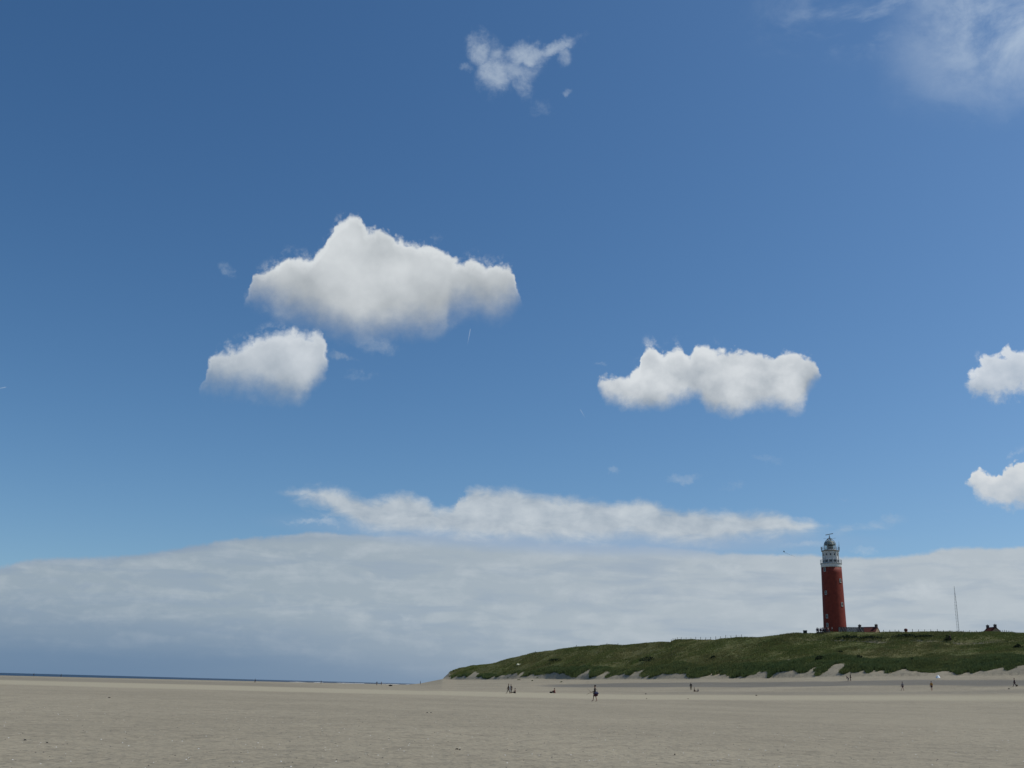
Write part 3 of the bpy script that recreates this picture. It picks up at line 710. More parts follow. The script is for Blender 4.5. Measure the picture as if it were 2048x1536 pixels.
    gb.inputs['Base Color'].default_value = (0.75, 0.85, 0.83, 1); gb.inputs['Roughness'].default_value = 0.05; gb.inputs['Transmission Weight'].default_value = 1.0; gb.inputs['IOR'].default_value = 1.02
    lg = MB().lathe([(rl * 0.98, zl0 + 0.45), (rl * 0.98, zl1)], 16, cap=False).build('lantern_glazing', glass, e)
    for k in range(16):
        q = 2 * math.pi * k / 16
        MB().tube([(rl * math.cos(q), rl * math.sin(q), zl0 + 0.4), (rl * math.cos(q), rl * math.sin(q), zl1)], 0.05, 5).build('glazing_bar', white, lg)
    MB().lathe([(0.5, zl0), (0.95, zl0 + 0.3), (1.0, zl0 + 0.9), (1.05, zl0 + 1.5), (0.9, zl1 - 0.1), (0.3, zl1)], 20).build('lens', MM('lens_housing', (0.05, 0.07, 0.065), 0.3), e, True)
    dome = MM('copper_dome', (0.16, 0.20, 0.19), 0.5, var=0.3, scale=1.5)
    prof = [(rl * 1.1, zl1 - 0.05), (rl * 1.08, zl1 + 0.12)] + [(rl * 1.02 * math.cos(q), zl1 + 0.15 + rl * 0.88 * math.sin(q)) for q in np.linspace(0.05, 1.45, 9)]
    dm = MB().lathe(prof, 32).build('dome', dome, e, True)
    ztop = zl1 + 0.15 + rl * 0.88
    for k in range(16):
        q = 2 * math.pi * k / 16
        MB().tube([(rl * 1.03 * math.cos(w_) * math.cos(q), rl * 1.03 * math.cos(w_) * math.sin(q), zl1 + 0.15 + rl * 0.89 * math.sin(w_)) for w_ in np.linspace(0.05, 1.4, 6)], 0.035, 4).build('dome_rib', dome, dm)
    # hooped frame carrying the radar over the dome
    ra_ = rl * 1.28; zp = Hpx(1078)
    for k in range(4):
        q = math.pi / 4 + k * math.pi / 2 + 0.35
        pts = [(ra_ * math.cos(q), ra_ * math.sin(q), zg), (ra_ * math.cos(q), ra_ * math.sin(q), zl1 - 0.2)]
        pts += [(ra_ * math.cos(w_) * math.cos(q), ra_ * math.cos(w_) * math.sin(q), zl1 - 0.2 + (zp - zl1 + 0.2) * math.sin(w_)) for w_ in np.linspace(0.2, 1.32, 7)]
        MB().tube(pts, 0.11, 6).build('hoop', iron if k in (1, 2) else white, e)
    MB().lathe([(0.95, zp - 0.1), (0.95, zp + 0.1)], 12).build('platform', iron, e)
    mast = MB().tube([(0, 0, zp), (0, 0, Hpx(1070.5))], [0.22, 0.14], 8); mast.tube([(0.5, 0, zp), (0.1, 0, Hpx(1073))], 0.05, 5); mast.tube([(-0.5, 0.3, zp), (-0.05, 0, Hpx(1073))], 0.05, 5)
    mast.build('radar_mast', steel, e)
    bar = MB(); L = 1.35
    bar.add([Vector(p) for p in [(-L, -0.12, -0.26), (L, -0.12, 0.26), (L, 0.12, 0.26), (-L, 0.12, -0.26), (-L, -0.12, -0.02), (L, -0.12, 0.5), (L, 0.12, 0.5), (-L, 0.12, -0.02)]],
            [(0, 1, 2, 3), (4, 7, 6, 5), (0, 4, 5, 1), (1, 5, 6, 2), (2, 6, 7, 3), (3, 7, 4, 0)])
    ob = bar.build('radar_scanner', steel, e); ob.location = (0, 0, Hpx(1069.2))
    for s_, hh in ((-1, 0.15), (1, 0.3)):
        MB().tube([(s_ * 0.9, 0, zp), (s_ * 1.9, 0, zp + hh)], 0.03, 4).build('side_arm', iron, e)
        MB().lathe([(0.02, -0.1), (0.14, 0), (0.02, 0.1)], 8, c=(s_ * 1.95, 0, zp + hh)).build('lamp_bulb', iron, e)
    for x_, y_, h_ in ((rd * 1.1, 0.0, 2.3), (rd * 1.12, 0.6, 3.3), (rd * 0.98, -1.4, 2.0), (-rd * 1.1, 0.2, 1.9), (-rd * 0.9, -1.7, 1.6)):
        MB().tube([(x_, y_, zg), (x_, y_, zg + h_)], 0.035, 4).build('antenna_rod', iron, e)
    for x_, y_ in ((rd * 1.09, -0.4), (-rd * 1.08, -0.5)):
        MB().box((x_, y_, zg + 0.85), (0.35, 0.35, 1.0)).build('equipment_box', iron, e)
    # tower windows: white frame, sill, dark pane
    fm = MM('window_putty', (0.42, 0.41, 0.38), 0.6)
    for (px_, py_, side) in ((1651, 1140.5, -1), (1681.5, 1162.5, 1), (1653.5, 1186.5, -1), (1685.5, 1209.5, 1), (1655.5, 1233.5, -1), (1656.5, 1251, -1)):
        zc = Hpx(py_); fr_ = (zc - 3) / (zt - 3) if zc > 3 else 0
        rad = rb * 0.985 + (rt - rb * 0.985) * max(0, fr_) ** 0.9
        q = -math.pi / 2 + (R(-40) if side < 0 else R(50))
        c_, s_ = math.cos(q), math.sin(q)
        w = MB()
        for dx_ in (-0.38, 0.38): w.box(((rad + 0.02) * c_ - dx_ * s_, (rad + 0.02) * s_ + dx_ * c_, zc), (0.16, 0.13, 1.35), q)
        for dz_ in (-0.62, 0.62): w.box(((rad + 0.02) * c_, (rad + 0.02) * s_, zc + dz_), (0.16, 0.63, 0.13), q)
        wo = w.build('window', fm, e)
        MB().box(((rad - 0.01) * c_, (rad - 0.01) * s_, zc), (0.1, 0.62, 1.10), q).build('pane', dark, wo)
        mu = MB().box(((rad + 0.045) * c_, (rad + 0.045) * s_, zc), (0.04, 0.05, 1.10), q); mu.box(((rad + 0.045) * c_, (rad + 0.045) * s_, zc + 0.1), (0.05, 0.62, 0.05), q); mu.build('glazing_bar', fm, wo)
        MB().box(((rad + 0.08) * c_, (rad + 0.08) * s_, zc - 0.74), (0.22, 0.85, 0.1), q).build('sill', fm, wo)
build_lighthouse()

# ------------------------------------------------------------------ cottages, chimney, wall, box, mast, fences
ROOFM = mat('clay_tiles', (0.105, 0.022, 0.015), 0.8, var=0.3, scale=2.5); BRICKM = mat('cottage_brick', (0.30, 0.22, 0.14), 0.85, var=0.25, scale=2.0)
RIDGEM = mat('ridge_tiles', (0.07, 0.05, 0.07), 0.8); CHIMM = mat('chimney_brick', (0.09, 0.07, 0.07), 0.85, var=0.3)
def cottage(loc, rz, L, W, hw, hr, label, left=True, right=True):
    e = empty('cottage', loc, rz, label, 'cottage')
    w = MB(); x, y = L / 2, W / 2
    v = [(-x, -y, -1.5), (x, -y, -1.5), (x, y, -1.5), (-x, y, -1.5), (-x, -y, hw), (x, -y, hw), (x, y, hw), (-x, y, hw), (-x, 0, hw + hr), (x, 0, hw + hr)]
    w.add(v, [(0, 3, 2, 1), (0, 1, 5, 4), (2, 3, 7, 6), (1, 2, 6, 9, 5), (3, 0, 4, 8, 7)]); w.build('wall', BRICKM, e)
    sl = math.hypot(y, hr)
    th = 0.12
    for s_, nm in ((-1, 'roof'), (1, 'roof')):
        ov = 0.25
        a = Vector((0, s_ * (y + ov), hw - ov * hr / y)); b_ = Vector((0, 0, hw + hr)); nrm = Vector((0, s_ * hr, y)).normalized() * th
        o = MB(); pts = []
        for xx in (-x - 0.1, x + 0.1):
            for p in (a, b_): pts += [Vector((xx, p.y, p.z)) + nrm * 0.02, Vector((xx, p.y, p.z)) + nrm]
        o.add(pts, [(0, 4, 6, 2), (1, 3, 7, 5), (0, 1, 5, 4), (2, 6, 7, 3), (0, 2, 3, 1), (4, 5, 7, 6)])
        ro = o.build(nm, ROOFM, e)
        # courses of pantiles as real relief
        t = MB(); n = int(L / 0.3)
        for k in range(n + 1):
            xx = -x + k * L / n
            t.tube([Vector((xx, a.y, a.z)) + nrm * 1.1, Vector((xx, b_.y, b_.z)) + nrm * 1.1], 0.045, 4)
        to = t.build('tile_rows', ROOFM, ro); to['kind'] = 'stuff'
    MB().tube([(-x - 0.12, 0, hw + hr + 0.12), (x + 0.12, 0, hw + hr + 0.12)], 0.14, 6).build('ridge', RIDGEM, e)
    for on, s_ in ((left, -1), (right, 1)):
        if not on: continue
        c = MB().box((s_ * (x - 0.45), 0, hw + hr + 0.3), (0.9, 0.8, 1.5)); c.box((s_ * (x - 0.45), 0, hw + hr + 1.0), (1.05, 0.95, 0.16)); co = c.build('chimney', CHIMM, e)
        MB().lathe([(0.16, 0), (0.13, 0.3)], 10, c=(s_ * (x - 0.45), 0, hw + hr + 1.08)).build('chimney_pot', CHIMM, co)
    for xx in (-x * 0.4, x * 0.35):
        wo = MB().box((xx, -y - 0.01, 1.3), (1.0, 0.08, 1.2)).build('window', MM('window_white', (0.62, 0.61, 0.57)), e)
        MB().box((xx, -y - 0.04, 1.3), (0.8, 0.08, 1.0)).build('pane', MM('dark_glass', (0.015, 0.018, 0.02)), wo)
    MB().box((0.0, -y - 0.02, 0.9), (0.95, 0.08, 2.0)).build('door', MM('green_door', (0.03, 0.07, 0.04)), e)
def place_z(px, py, r):                        # height of what is seen at that pixel from that distance
    return EYE.z + r * tanel(px, py)
def pos(px, py, r):
    a = R(azel(px, py)[0]); return Vector((r * math.sin(a), r * math.cos(a), place_z(px, py, r)))
p = pos(1736, 1255, 440)
cottage((p.x, p.y, p.z - 4.6), -math.atan2(p.x, p.y) - R(26), 7.8, 5.2, 2.2, 2.4, 'red-roofed brick cottage with two dark chimneys just right of the lighthouse')
p = pos(1983, 1256, 452)
cottage((p.x, p.y, p.z - 4.2), -math.atan2(p.x, p.y) - R(60), 6.2, 5.0, 2.0, 2.3, 'far cottage with a steep gable peeping over the crest near the right edge')
# round red chimney top
p = pos(1812, 1264.5, 410)
e = empty('round_chimney', (p.x, p.y, T1(p.x, p.y) - 0.3), 0, 'squat round-topped dark red chimney alone on the crest', 'chimney')
hz = p.z - T1(p.x, p.y)
MB().lathe([(0.5, 0), (0.5, 0.7 + hz)], 14).build('base', MM('pale_red_brick', (0.30, 0.12, 0.09)), e, True)
MB().lathe([(0.5, 0.7 + hz), (0.62, 0.85 + hz), (0.66, 1.15 + hz), (0.55, 1.45 + hz), (0.25, 1.62 + hz)], 14).build('cap', MM('dark_red_cap', (0.10, 0.025, 0.025)), e, True)
# dark box on the crest
p = pos(1610.5, 1268, 402)
zt_ = min(p.z, T1(p.x, p.y))
e = empty('storage_box', (p.x, p.y, zt_ - 0.2), -0.25, 'dark square box standing on the crest left of the people by the lighthouse', 'box')
bt = p.z - zt_ + 0.2
MB().box((0, 0, 0.65 + bt / 2 - 0.1), (1.4, 1.0, 1.2 + bt)).build('body', MM('dark_green_box', (0.022, 0.032, 0.03), 0.6), e)
MB().box((0, 0, 1.27 + bt), (1.52, 1.12, 0.1)).build('lid', MM('box_lid', (0.04, 0.05, 0.055), 0.6), e)
# weathered board wall with pale slanting props in front of the tower
a_, b_ = pos(1677, 1264, 386), pos(1728, 1264.6, 386)
e = empty('board_wall', a_, math.atan2(b_.y - a_.y, b_.x - a_.x), 'low weathered board wall with pale slanting props right of the tower foot', 'wall')
Lw = (b_.xy - a_.xy).length; nb = 34; BW = Lw / nb
bm_ = MM('weathered_board', (0.135, 0.12, 0.12), 0.85, var=0.5, scale=1.0); bl = MM('pale_board', (0.30, 0.27, 0.23), 0.85, var=0.2)
gz = [T1(a_.x + (b_.x - a_.x) * k / nb, a_.y + (b_.y - a_.y) * k / nb) for k in range(nb + 1)]
b0 = None
for k in range(nb):
    if b0 is None:
        b0 = MB().box((0, 0, 0.6), (BW * 0.92, 0.05, 2.2)).build('board', bm_, e); o = b0
    else: o = b0.copy(); COL.objects.link(o)
    o.location = ((k + 0.5) * BW, 0, random.uniform(-0.03, 0.03))
    if k % 11 in (0, 1):
        if 0 < k < 2:
            o.data = o.data.copy(); o.data.materials[0] = bl
for k in range(9):
    x_ = 1.0 + k * (Lw - 1.6) / 8
    MB().tube([(x_ - 0.55, -0.09, 1.6), (x_ + 0.45, -0.55, -0.6)], 0.075, 5).build('prop', bl, e)
MB().box((Lw / 2, -0.05, 1.62), (Lw, 0.12, 0.1)).build('top_rail', bm_, e)

# lattice mast far behind
r_ = 620; p0, p1 = pos(1917, 1264, r_), pos(1908, 1172, r_)
zb_ = T1(p0.x, p0.y); Hm = p1.z - zb_ + 0
e = empty('lattice_mast', (p0.x, p0.y, zb_), 0.3, 'thin grey lattice radio mast standing far behind the dune crest', 'mast')
gm_ = MM('mast_grey', (0.36, 0.36, 0.36), 0.6)
cor = [(math.cos(q) * 0.75, math.sin(q) * 0.75) for q in (0.2, 0.2 + 2.094, 0.2 + 4.189)]
for c in cor: MB().tube([(c[0], c[1], 0), (c[0] * 0.85, c[1] * 0.85, Hm * 0.8), (0, 0, Hm)], 0.055, 5).build('mast_leg', gm_, e)
br = MB(); n = 26
for k in range(n):
    z_a, z_b = Hm * 0.92 * k / n, Hm * 0.92 * (k + 1) / n
    for i in range(3):
        c, d = cor[i], cor[(i + 1) % 3]; fA = 1 - 0.18 * k / n if k < 21 else 0.85 * (1 - (k - 21) / 7)
        fB = 1 - 0.18 * (k + 1) / n if k + 1 < 21 else 0.85 * (1 - (k + 1 - 21) / 7)
        br.tube([(c[0] * fA, c[1] * fA, z_a), (d[0] * fB, d[1] * fB, z_b)], 0.03, 4); br.tube([(c[0] * fB, c[1] * fB, z_b), (d[0] * fB, d[1] * fB, z_b)], 0.03, 4)
o = br.build('bracing', gm_, e); o['kind'] = 'stuff'

# fences along the crest
POSTM = mat('post_wood', (0.07, 0.06, 0.055), 0.85)
post_me = None
def fence(xs, top_dy, hgt, label, name='post_fence', wires=True, rr_=None):
    global post_me
    pts = []
    for x_ in xs:
        cy = float(np.interp(x_, [c[0] for c in CREST], [c[1] for c in CREST])); aa = azel(x_, cy)[0]
        rc_ = float(np.interp(aa, rca, rcr)) + (rr_ or 2)
        pts.append(at(x_, rc_, cy))
    e = empty(name, pts[0], 0, label, 'fence')
    for p_ in pts:
        if post_me is None:
            o = MB().tube([(0, 0, -0.4), (0, 0, 1.0)], [0.085, 0.075], 6).build('post', POSTM, e); post_me = o.data
        else:
            o = bpy.data.objects.new('post', post_me); COL.objects.link(o); o.parent = e
        o.location = p_ - pts[0]; o.scale = (1, 1, hgt * random.uniform(0.85, 1.15)); o.rotation_euler = (random.uniform(-.05, .05), random.uniform(-.05, .05), 0)
    if wires:
        w = MB()
        for hh in (0.45, 0.85): w.tube([p_ - pts[0] + Vector((0, 0, hh * hgt)) for p_ in pts], 0.008, 4)
        w.build('wire', POSTM, e)
fence([1342.5, 1346.5, 1350.5, 1354.5, 1362.5, 1372.5, 1382, 1391.5, 1401.5, 1411.5, 1421.5, 1431.5, 1441, 1451.5, 1462, 1472.5, 1483], 4, 1.15, 'row of thin dark fence posts on the crest left of the lighthouse')
fence([1767, 1779.5, 1790.5, 1797.5, 1825, 1837.5, 1849.5, 1862, 1875, 1887, 1900, 1918, 1927, 1940, 1953], 4, 0.95, 'row of small fence posts on the crest between the red-roofed cottage and the mast')
fence([2001, 2005, 2009, 2013, 2018, 2024], 3, 0.8, 'short row of posts on the crest right of the far cottage')
for x_, l in ((1070.5, 'single post on the skyline, leftmost on the dune'), (1153, 'single small post on the skyline between the leftmost post and the highest bump'), (1214, 'single post on the highest bump of the left skyline'), (1236, 'short post on the skyline just right of the highest left bump')):
    cy = float(np.interp(x_, [c[0] for c in CREST], [c[1] for c in CREST])); aa = azel(x_, cy)[0]
    p_ = at(x_, float(np.interp(aa, rca, rcr)) + 1, cy)
    o = bpy.data.objects.new('marker_post', post_me); COL.objects.link(o); o.location = p_; o.scale = (1.3, 1.3, 0.95)
    tag(o, l, 'post', 'single posts on the left skyline')

# ------------------------------------------------------------------ people
def rot(v, ax, a): return Matrix.Rotation(a, 3, ax) @ Vector(v)
SKIN = mat('skin', (0.34, 0.19, 0.13), 0.6, var=0.05)
def cloth(name, c): return MM(name, c, 0.85, var=0.12, scale=6)
def skin_mesh(name, nodes, edges, m_, parent, root=0, sub=1, smooth=True):
    me = bpy.data.meshes.new(name); me.from_pydata([n[0] for n in nodes], edges, []); me.materials.append(m_)
    o = bpy.data.objects.new(name, me); COL.objects.link(o); o.parent = parent
    md = o.modifiers.new('skin', 'SKIN'); md.use_smooth_shade = True; md.use_x_symmetry = False
    if not me.skin_vertices: 
        bm = bmesh.new(); bm.from_mesh(me); bm.verts.layers.skin.verify(); bm.to_mesh(me); bm.free()
    sk = me.skin_vertices[0].data
    for i, n in enumerate(nodes): sk[i].radius = n[1] if isinstance(n[1], tuple) else (n[1], n[1]); sk[i].use_root = (i == root)
    if sub:
        sb = o.modifiers.new('sub', 'SUBSURF'); sb.levels = sub; sb.render_levels = sub
    return o
def limb(a, b, k, bend): # mid joint between a and b pushed out along bend
    a, b = Vector(a), Vector(b); return (a + b) / 2 + Vector(bend) * k
def person(loc, rz, h, pose, top, legs, label, hair=(0.03, 0.02, 0.015), group=None, shorts=False, long_skirt=False, fingers=False, stride=None, hem=0.75):
    """local +Y is where the person faces"""
    e = empty('person', loc, rz, label, 'person', group); k = h / 1.75
    V = lambda x, y, z: Vector((x * k, y * k, z * k))
    J = {}
    if pose in ('stand', 'walk', 'lean'):
        J['pel'] = V(0, 0, 0.94); J['waist'] = V(0, 0.01, 1.08); J['chest'] = V(0, 0.0, 1.28); J['neck'] = V(0, 0.01, 1.47)
        J['jaw'] = V(0, 0.03, 1.55); J['head'] = V(0, 0.02, 1.66)
        st = {'stand': 0.06, 'walk': 0.30, 'lean': 0.10}[pose]
        if stride is not None: st = stride
        for s_, g in ((-1, 1), (1, -1)):
            J['hip%d' % s_] = V(s_ * 0.10, 0, 0.88); J['knee%d' % s_] = V(s_ * 0.11, g * st * 0.55 + 0.03, 0.49); J['ank%d' % s_] = V(s_ * 0.12, g * st * 1.0 - (0.03 if pose == 'stand' else 0.0), 0.08)
            J['toe%d' % s_] = J['ank%d' % s_] + V(0, 0.19, -0.045)
            J['sh%d' % s_] = V(s_ * 0.18, 0, 1.42); J['el%d' % s_] = V(s_ * 0.25, -g * st * 0.35 + 0.0, 1.14); J['wr%d' % s_] = V(s_ * 0.25, -g * st * 0.55 + 0.10, 0.90)
            J['ha%d' % s_] = J['wr%d' % s_] + V(0, 0.03, -0.09)
        if pose == 'lean':
            for n in ('chest', 'neck', 'jaw', 'head', 'sh-1', 'sh1', 'waist'):
                J[n] = J['pel'] + rot(J[n] - J['pel'], 'X', -0.95)
            for s_ in (-1, 1): J['el%d' % s_] = J['sh%d' % s_] + V(0, 0.05, -0.28); J['wr%d' % s_] = J['el%d' % s_] + V(0, 0.08, -0.24); J['ha%d' % s_] = J['wr%d' % s_] + V(0, 0.02, -0.09)
    else:                              # seated on the sand, legs out ('sit') or drawn up ('sit_up')
        J['pel'] = V(0, 0, 0.13); J['waist'] = V(0, -0.03, 0.27); J['chest'] = V(0, -0.03, 0.46); J['neck'] = V(0, 0.0, 0.65); J['jaw'] = V(0, 0.03, 0.73); J['head'] = V(0, 0.02, 0.84)
        for s_ in (-1, 1):
            J['hip%d' % s_] = V(s_ * 0.10, 0.02, 0.12)
            if pose == 'sit': J['knee%d' % s_] = V(s_ * 0.13, 0.44, 0.16); J['ank%d' % s_] = V(s_ * 0.14, 0.86, 0.07); J['toe%d' % s_] = V(s_ * 0.15, 0.93, 0.2)
            else: J['knee%d' % s_] = V(s_ * 0.13, 0.36, 0.44); J['ank%d' % s_] = V(s_ * 0.14, 0.48, 0.07); J['toe%d' % s_] = V(s_ * 0.15, 0.66, 0.04)
            J['sh%d' % s_] = V(s_ * 0.18, -0.01, 0.60); J['el%d' % s_] = V(s_ * 0.25, 0.06, 0.36); J['wr%d' % s_] = V(s_ * 0.2, 0.28, 0.42 if pose == 'sit_up' else 0.26); J['ha%d' % s_] = J['wr%d' % s_] + V(-s_ * 0.02, 0.09, 0)
    if callable(top): pass
    rad = dict(pel=(0.15, 0.11), waist=(0.13, 0.10), chest=(0.16, 0.11), neck=0.055, jaw=(0.065, 0.08), head=(0.085, 0.105))
    for s_ in (-1, 1):
        rad.update({'hip%d' % s_: 0.085, 'knee%d' % s_: 0.058, 'ank%d' % s_: 0.042, 'toe%d' % s_: 0.032, 'sh%d' % s_: 0.058, 'el%d' % s_: 0.042, 'wr%d' % s_: 0.03, 'ha%d' % s_: 0.035})
    sc = lambda r_, m_=1.0: tuple(x * k * m_ for x in r_) if isinstance(r_, tuple) else r_ * k * m_
    if fingers:                        # forward arm raised holding two sticks
        J['el1'] = V(0.30, 0.10, 1.14); J['wr1'] = V(0.30, 0.40, 0.98); J['ha1'] = V(0.30, 0.49, 0.99)
    names = list(rad); idx = {n: i for i, n in enumerate(names)}
    nodes = [(J[n], sc(rad[n])) for n in names]
    ed = [('pel', 'waist'), ('waist', 'chest'), ('chest', 'neck'), ('neck', 'jaw'), ('jaw', 'head')]
    for s_ in (-1, 1): ed += [('pel', 'hip%d' % s_), ('hip%d' % s_, 'knee%d' % s_), ('knee%d' % s_, 'ank%d' % s_), ('ank%d' % s_, 'toe%d' % s_), ('chest', 'sh%d' % s_), ('sh%d' % s_, 'el%d' % s_), ('el%d' % s_, 'wr%d' % s_), ('wr%d' % s_, 'ha%d' % s_)]
    E = [(idx[a], idx[b]) for a, b in ed]
    for s_ in (-1, 1):
        hb = J['ha%d' % s_]; dirv = (hb - J['wr%d' % s_]).normalized(); sidev = dirv.cross(Vector((0, 0, 1))); sidev = (sidev if sidev.length > 0.2 else Vector((0, 1, 0))).normalized(); dn = dirv.cross(sidev).normalized()
        for fi in range(5):
            if fi < 4:
                o_ = sidev * (fi - 1.5) * 0.021 * k; L = (0.075, 0.085, 0.08, 0.062)[fi] * k; a_ = hb + o_ + dirv * 0.03 * k; c_ = a_ + dirv * L * 0.55 + dn * L * 0.15; d_ = c_ + dirv * L * 0.25 + dn * L * 0.45
            else:
                a_ = hb + sidev * -0.035 * k; c_ = a_ + sidev * -0.02 * k + dirv * 0.035 * k; d_ = c_ + dirv * 0.03 * k + dn * 0.012 * k
            n0 = len(nodes); nodes += [(a_, 0.010 * k), (c_, 0.009 * k), (d_, 0.008 * k)]; E += [(idx['ha%d' % s_], n0), (n0, n0 + 1), (n0 + 1, n0 + 2)]
    nz = len(nodes); nodes.append((J['head'] + Vector((0, 0.10 * k, -0.035 * k)), 0.014 * k)); E.append((idx['head'], nz))
    skin_mesh('body', nodes, E, SKIN, e)
    # top with sleeves
    tn = ['pel', 'waist', 'chest', 'sh-1', 'sh1', 'el-1', 'el1']; ti = {n: i for i, n in enumerate(tn)}
    tnodes = [(J[n] + (Vector((0, 0, 0.03 * k)) if n == 'pel' else Vector()), sc(rad[n], 1.0 / 1 * (1.14 if n in ('pel', 'waist', 'chest') else 1.35))) for n in tn]
    tnodes.append((J['neck'] + Vector((0, 0, -0.05 * k)), 0.075 * k))
    te = [(0, 1), (1, 2), (2, 3), (2, 4), (3, 5), (4, 6), (2, 7)]
    for s_, j in ((-1, 5), (1, 6)):
        tnodes.append((J['wr%d' % s_].lerp(J['el%d' % s_], 0.12), 0.042 * k)); te.append((j, len(tnodes) - 1))
    skin_mesh('top', tnodes, te, cloth(*top), e)
    ln = ['pel', 'hip-1', 'hip1']; nodes2 = [(J[n], sc(rad[n], 1.2)) for n in ln]; e2 = [(0, 1), (0, 2)]
    for s_, j in ((-1, 1), (1, 2)):
        kn, an = J['knee%d' % s_], J['ank%d' % s_]
        if shorts: nodes2.append((J['hip%d' % s_].lerp(kn, hem), 0.09 * k * (1 if hem < 0.8 else 1.25))); e2.append((j, len(nodes2) - 1))
        else:
            nodes2.append((kn, 0.075 * k)); e2.append((j, len(nodes2) - 1)); nodes2.append((kn.lerp(an, 0.92), 0.06 * k)); e2.append((len(nodes2) - 2, len(nodes2) - 1))
    skin_mesh('shorts' if shorts else 'trousers', nodes2, e2, cloth(*legs), e)
    hc = J['head']
    hr_ = bpy.data.meshes.new('hair'); bm = bmesh.new(); bmesh.ops.create_icosphere(bm, subdivisions=2, radius=0.115 * k)
    for v in bm.verts:
        v.co.y *= 1.08
        if v.co.y > 0.03 * k and v.co.z < 0.03 * k: v.co.y = 0.03 * k
        if v.co.z < -0.06 * k: v.co.z = -0.06 * k - (v.co.z + 0.06 * k) * 0.2
    bm.to_mesh(hr_); bm.free(); hr_.materials.append(cloth('hair_%02d' % int(sum(hair) * 100), hair))
    ho = bpy.data.objects.new('hair', hr_); COL.objects.link(ho); ho.parent = e; ho.location = hc + Vector((0, -0.012 * k, 0.02 * k))
    return e, J, k
def toward(p): return -math.atan2(p.x, p.y)   # facing away from the camera
def P(px, py, h, pose, face, top, legs, label, **kw):
    """face in degrees: 0 away from camera, 90 left, -90 right, 180 towards"""
    p = ground(px, py); return person(p, toward(p) + R(face), h, pose, top, legs, label, **kw) + (p,)
DARK = ('dark_cloth', (0.018, 0.017, 0.018)); BRN = ('brown_cloth', (0.030, 0.022, 0.016)); RED = ('maroon_cloth', (0.10, 0.025, 0.025)); NAVY = ('navy_cloth', (0.02, 0.022, 0.045))
GREY = ('grey_cloth', (0.16, 0.15, 0.16)); WHT = ('white_cloth', (0.6, 0.6, 0.6)); OLV = ('olive_cloth', (0.075, 0.07, 0.035)); ORG = ('orange_cloth', (0.35, 0.17, 0.03)); LAV = ('lavender_cloth', (0.17, 0.13, 0.20)); PUR = ('purple_cloth', (0.04, 0.018, 0.03))

# the walker in front
e, J, k, p = P(1190, 1403, 1.92, 'walk', 78, BRN, ('burgundy_cloth', (0.05, 0.014, 0.024)), 'walker in a dark brown top striding left over the sand with two thin sticks', shorts=True, fingers=True, stride=0.2, hem=1.0)
hnd = e.matrix_basis if False else Matrix.Translation(e.location) @ Matrix.Rotation(e.rotation_euler.z, 4, 'Z')
hp = hnd @ (J['ha1'] + Vector((0, 0.05, 0)) * k)
loc_y = (hnd.to_3x3() @ Vector((0, 1, 0)))
for dv, l in ((Vector((0, 0, 0.42)) + loc_y * 0.44, 'thin brown stick slanting up from the hand of the walker'), (Vector((0, 0, -0.36)) + loc_y * 0.58, 'thin brown stick slanting down from the hand of the walker')):
    o = MB().tube([-dv * 0.12, dv * 0.5, dv], [0.016, 0.013, 0.009], 6).build('stick', MM('stick_wood', (0.12, 0.075, 0.04)), None); o.location = hp; tag(o, l, 'stick')
bag = empty('shoulder_bag', hnd @ Vector((-0.05, -0.12, 0.98)), e.rotation_euler.z, 'blue and burgundy bundle slung at the hip of the walker', 'bag')
def blob(name, r3, m_, parent, seed=1, loc=(0, 0, 0), amp=0.12):
    bm = bmesh.new(); bmesh.ops.create_icosphere(bm, subdivisions=3, radius=1.0); rg = random.Random(seed); ph = [rg.uniform(0, 6) for _ in range(6)]
    for v in bm.verts:
        c = v.co.copy(); d = 1 + amp * (math.sin(c.x * 4 + ph[0]) + math.sin(c.y * 5 + ph[1]) + math.sin(c.z * 4.5 + ph[2])) * 0.5 + amp * 0.4 * math.sin(c.x * 11 + c.z * 9 + ph[3])
        v.co = Vector((c.x * r3[0] * d, c.y * r3[1] * d, c.z * r3[2] * d)) + Vector(loc)
    me = bpy.data.meshes.new(name); bm.to_mesh(me); bm.free(); me.shade_smooth(); me.materials.append(m_); o = bpy.data.objects.new(name, me); COL.objects.link(o); o.parent = parent; return o
blob('bag_body', (0.30, 0.30, 0.20), cloth('blue_cloth', (0.028, 0.033, 0.075)), bag, 4)
blob('bag_underside', (0.27, 0.29, 0.17), cloth('burgundy_cloth', (0.05, 0.014, 0.024)), bag, 5, (0, 0, -0.18))
MB().tube([(0, -0.2, 0.1), (0.1, -0.1, 0.45), (0.12, 0.08, 0.52), (0.1, 0.2, 0.1)], 0.02, 5).build('strap', cloth('blue_cloth', (0.028, 0.033, 0.075)), bag)

P(1016.8, 1387.2, 1.78, 'walk', 90, DARK, ('tan_cloth', (0.10, 0.085, 0.07)), 'standing person in a dark top, left of the pair beside the seated figure')
P(1021.6, 1387, 1.65, 'stand', 0, DARK, DARK, 'slim standing person all in dark beside the pale towel')
p = ground(1019.4, 1387.2)
e = empty('towel', p, toward(p), 'pale towel hanging between the two standing people', 'towel')
v = [(x * 0.13, math.sin(x * 3 + z * 2) * 0.02, 0.35 + z * 1.0) for z in np.linspace(0, 1, 6) for x in np.linspace(-1, 1, 5)]
v2 = [(a[0], a[1] + 0.025, a[2]) for a in v]; fq = [(j * 5 + i, j * 5 + i + 1, (j + 1) * 5 + i + 1, (j + 1) * 5 + i) for j in range(5) for i in range(4)]
mesh_obj('cloth', v + v2, fq + [tuple(30 + i for i in q[::-1]) for q in fq], MM('pale_towel', (0.75, 0.72, 0.66)), e)
P(1030, 1386.5, 1.75, 'sit', 88, RED, DARK, 'person in maroon sitting with legs stretched out to the left')
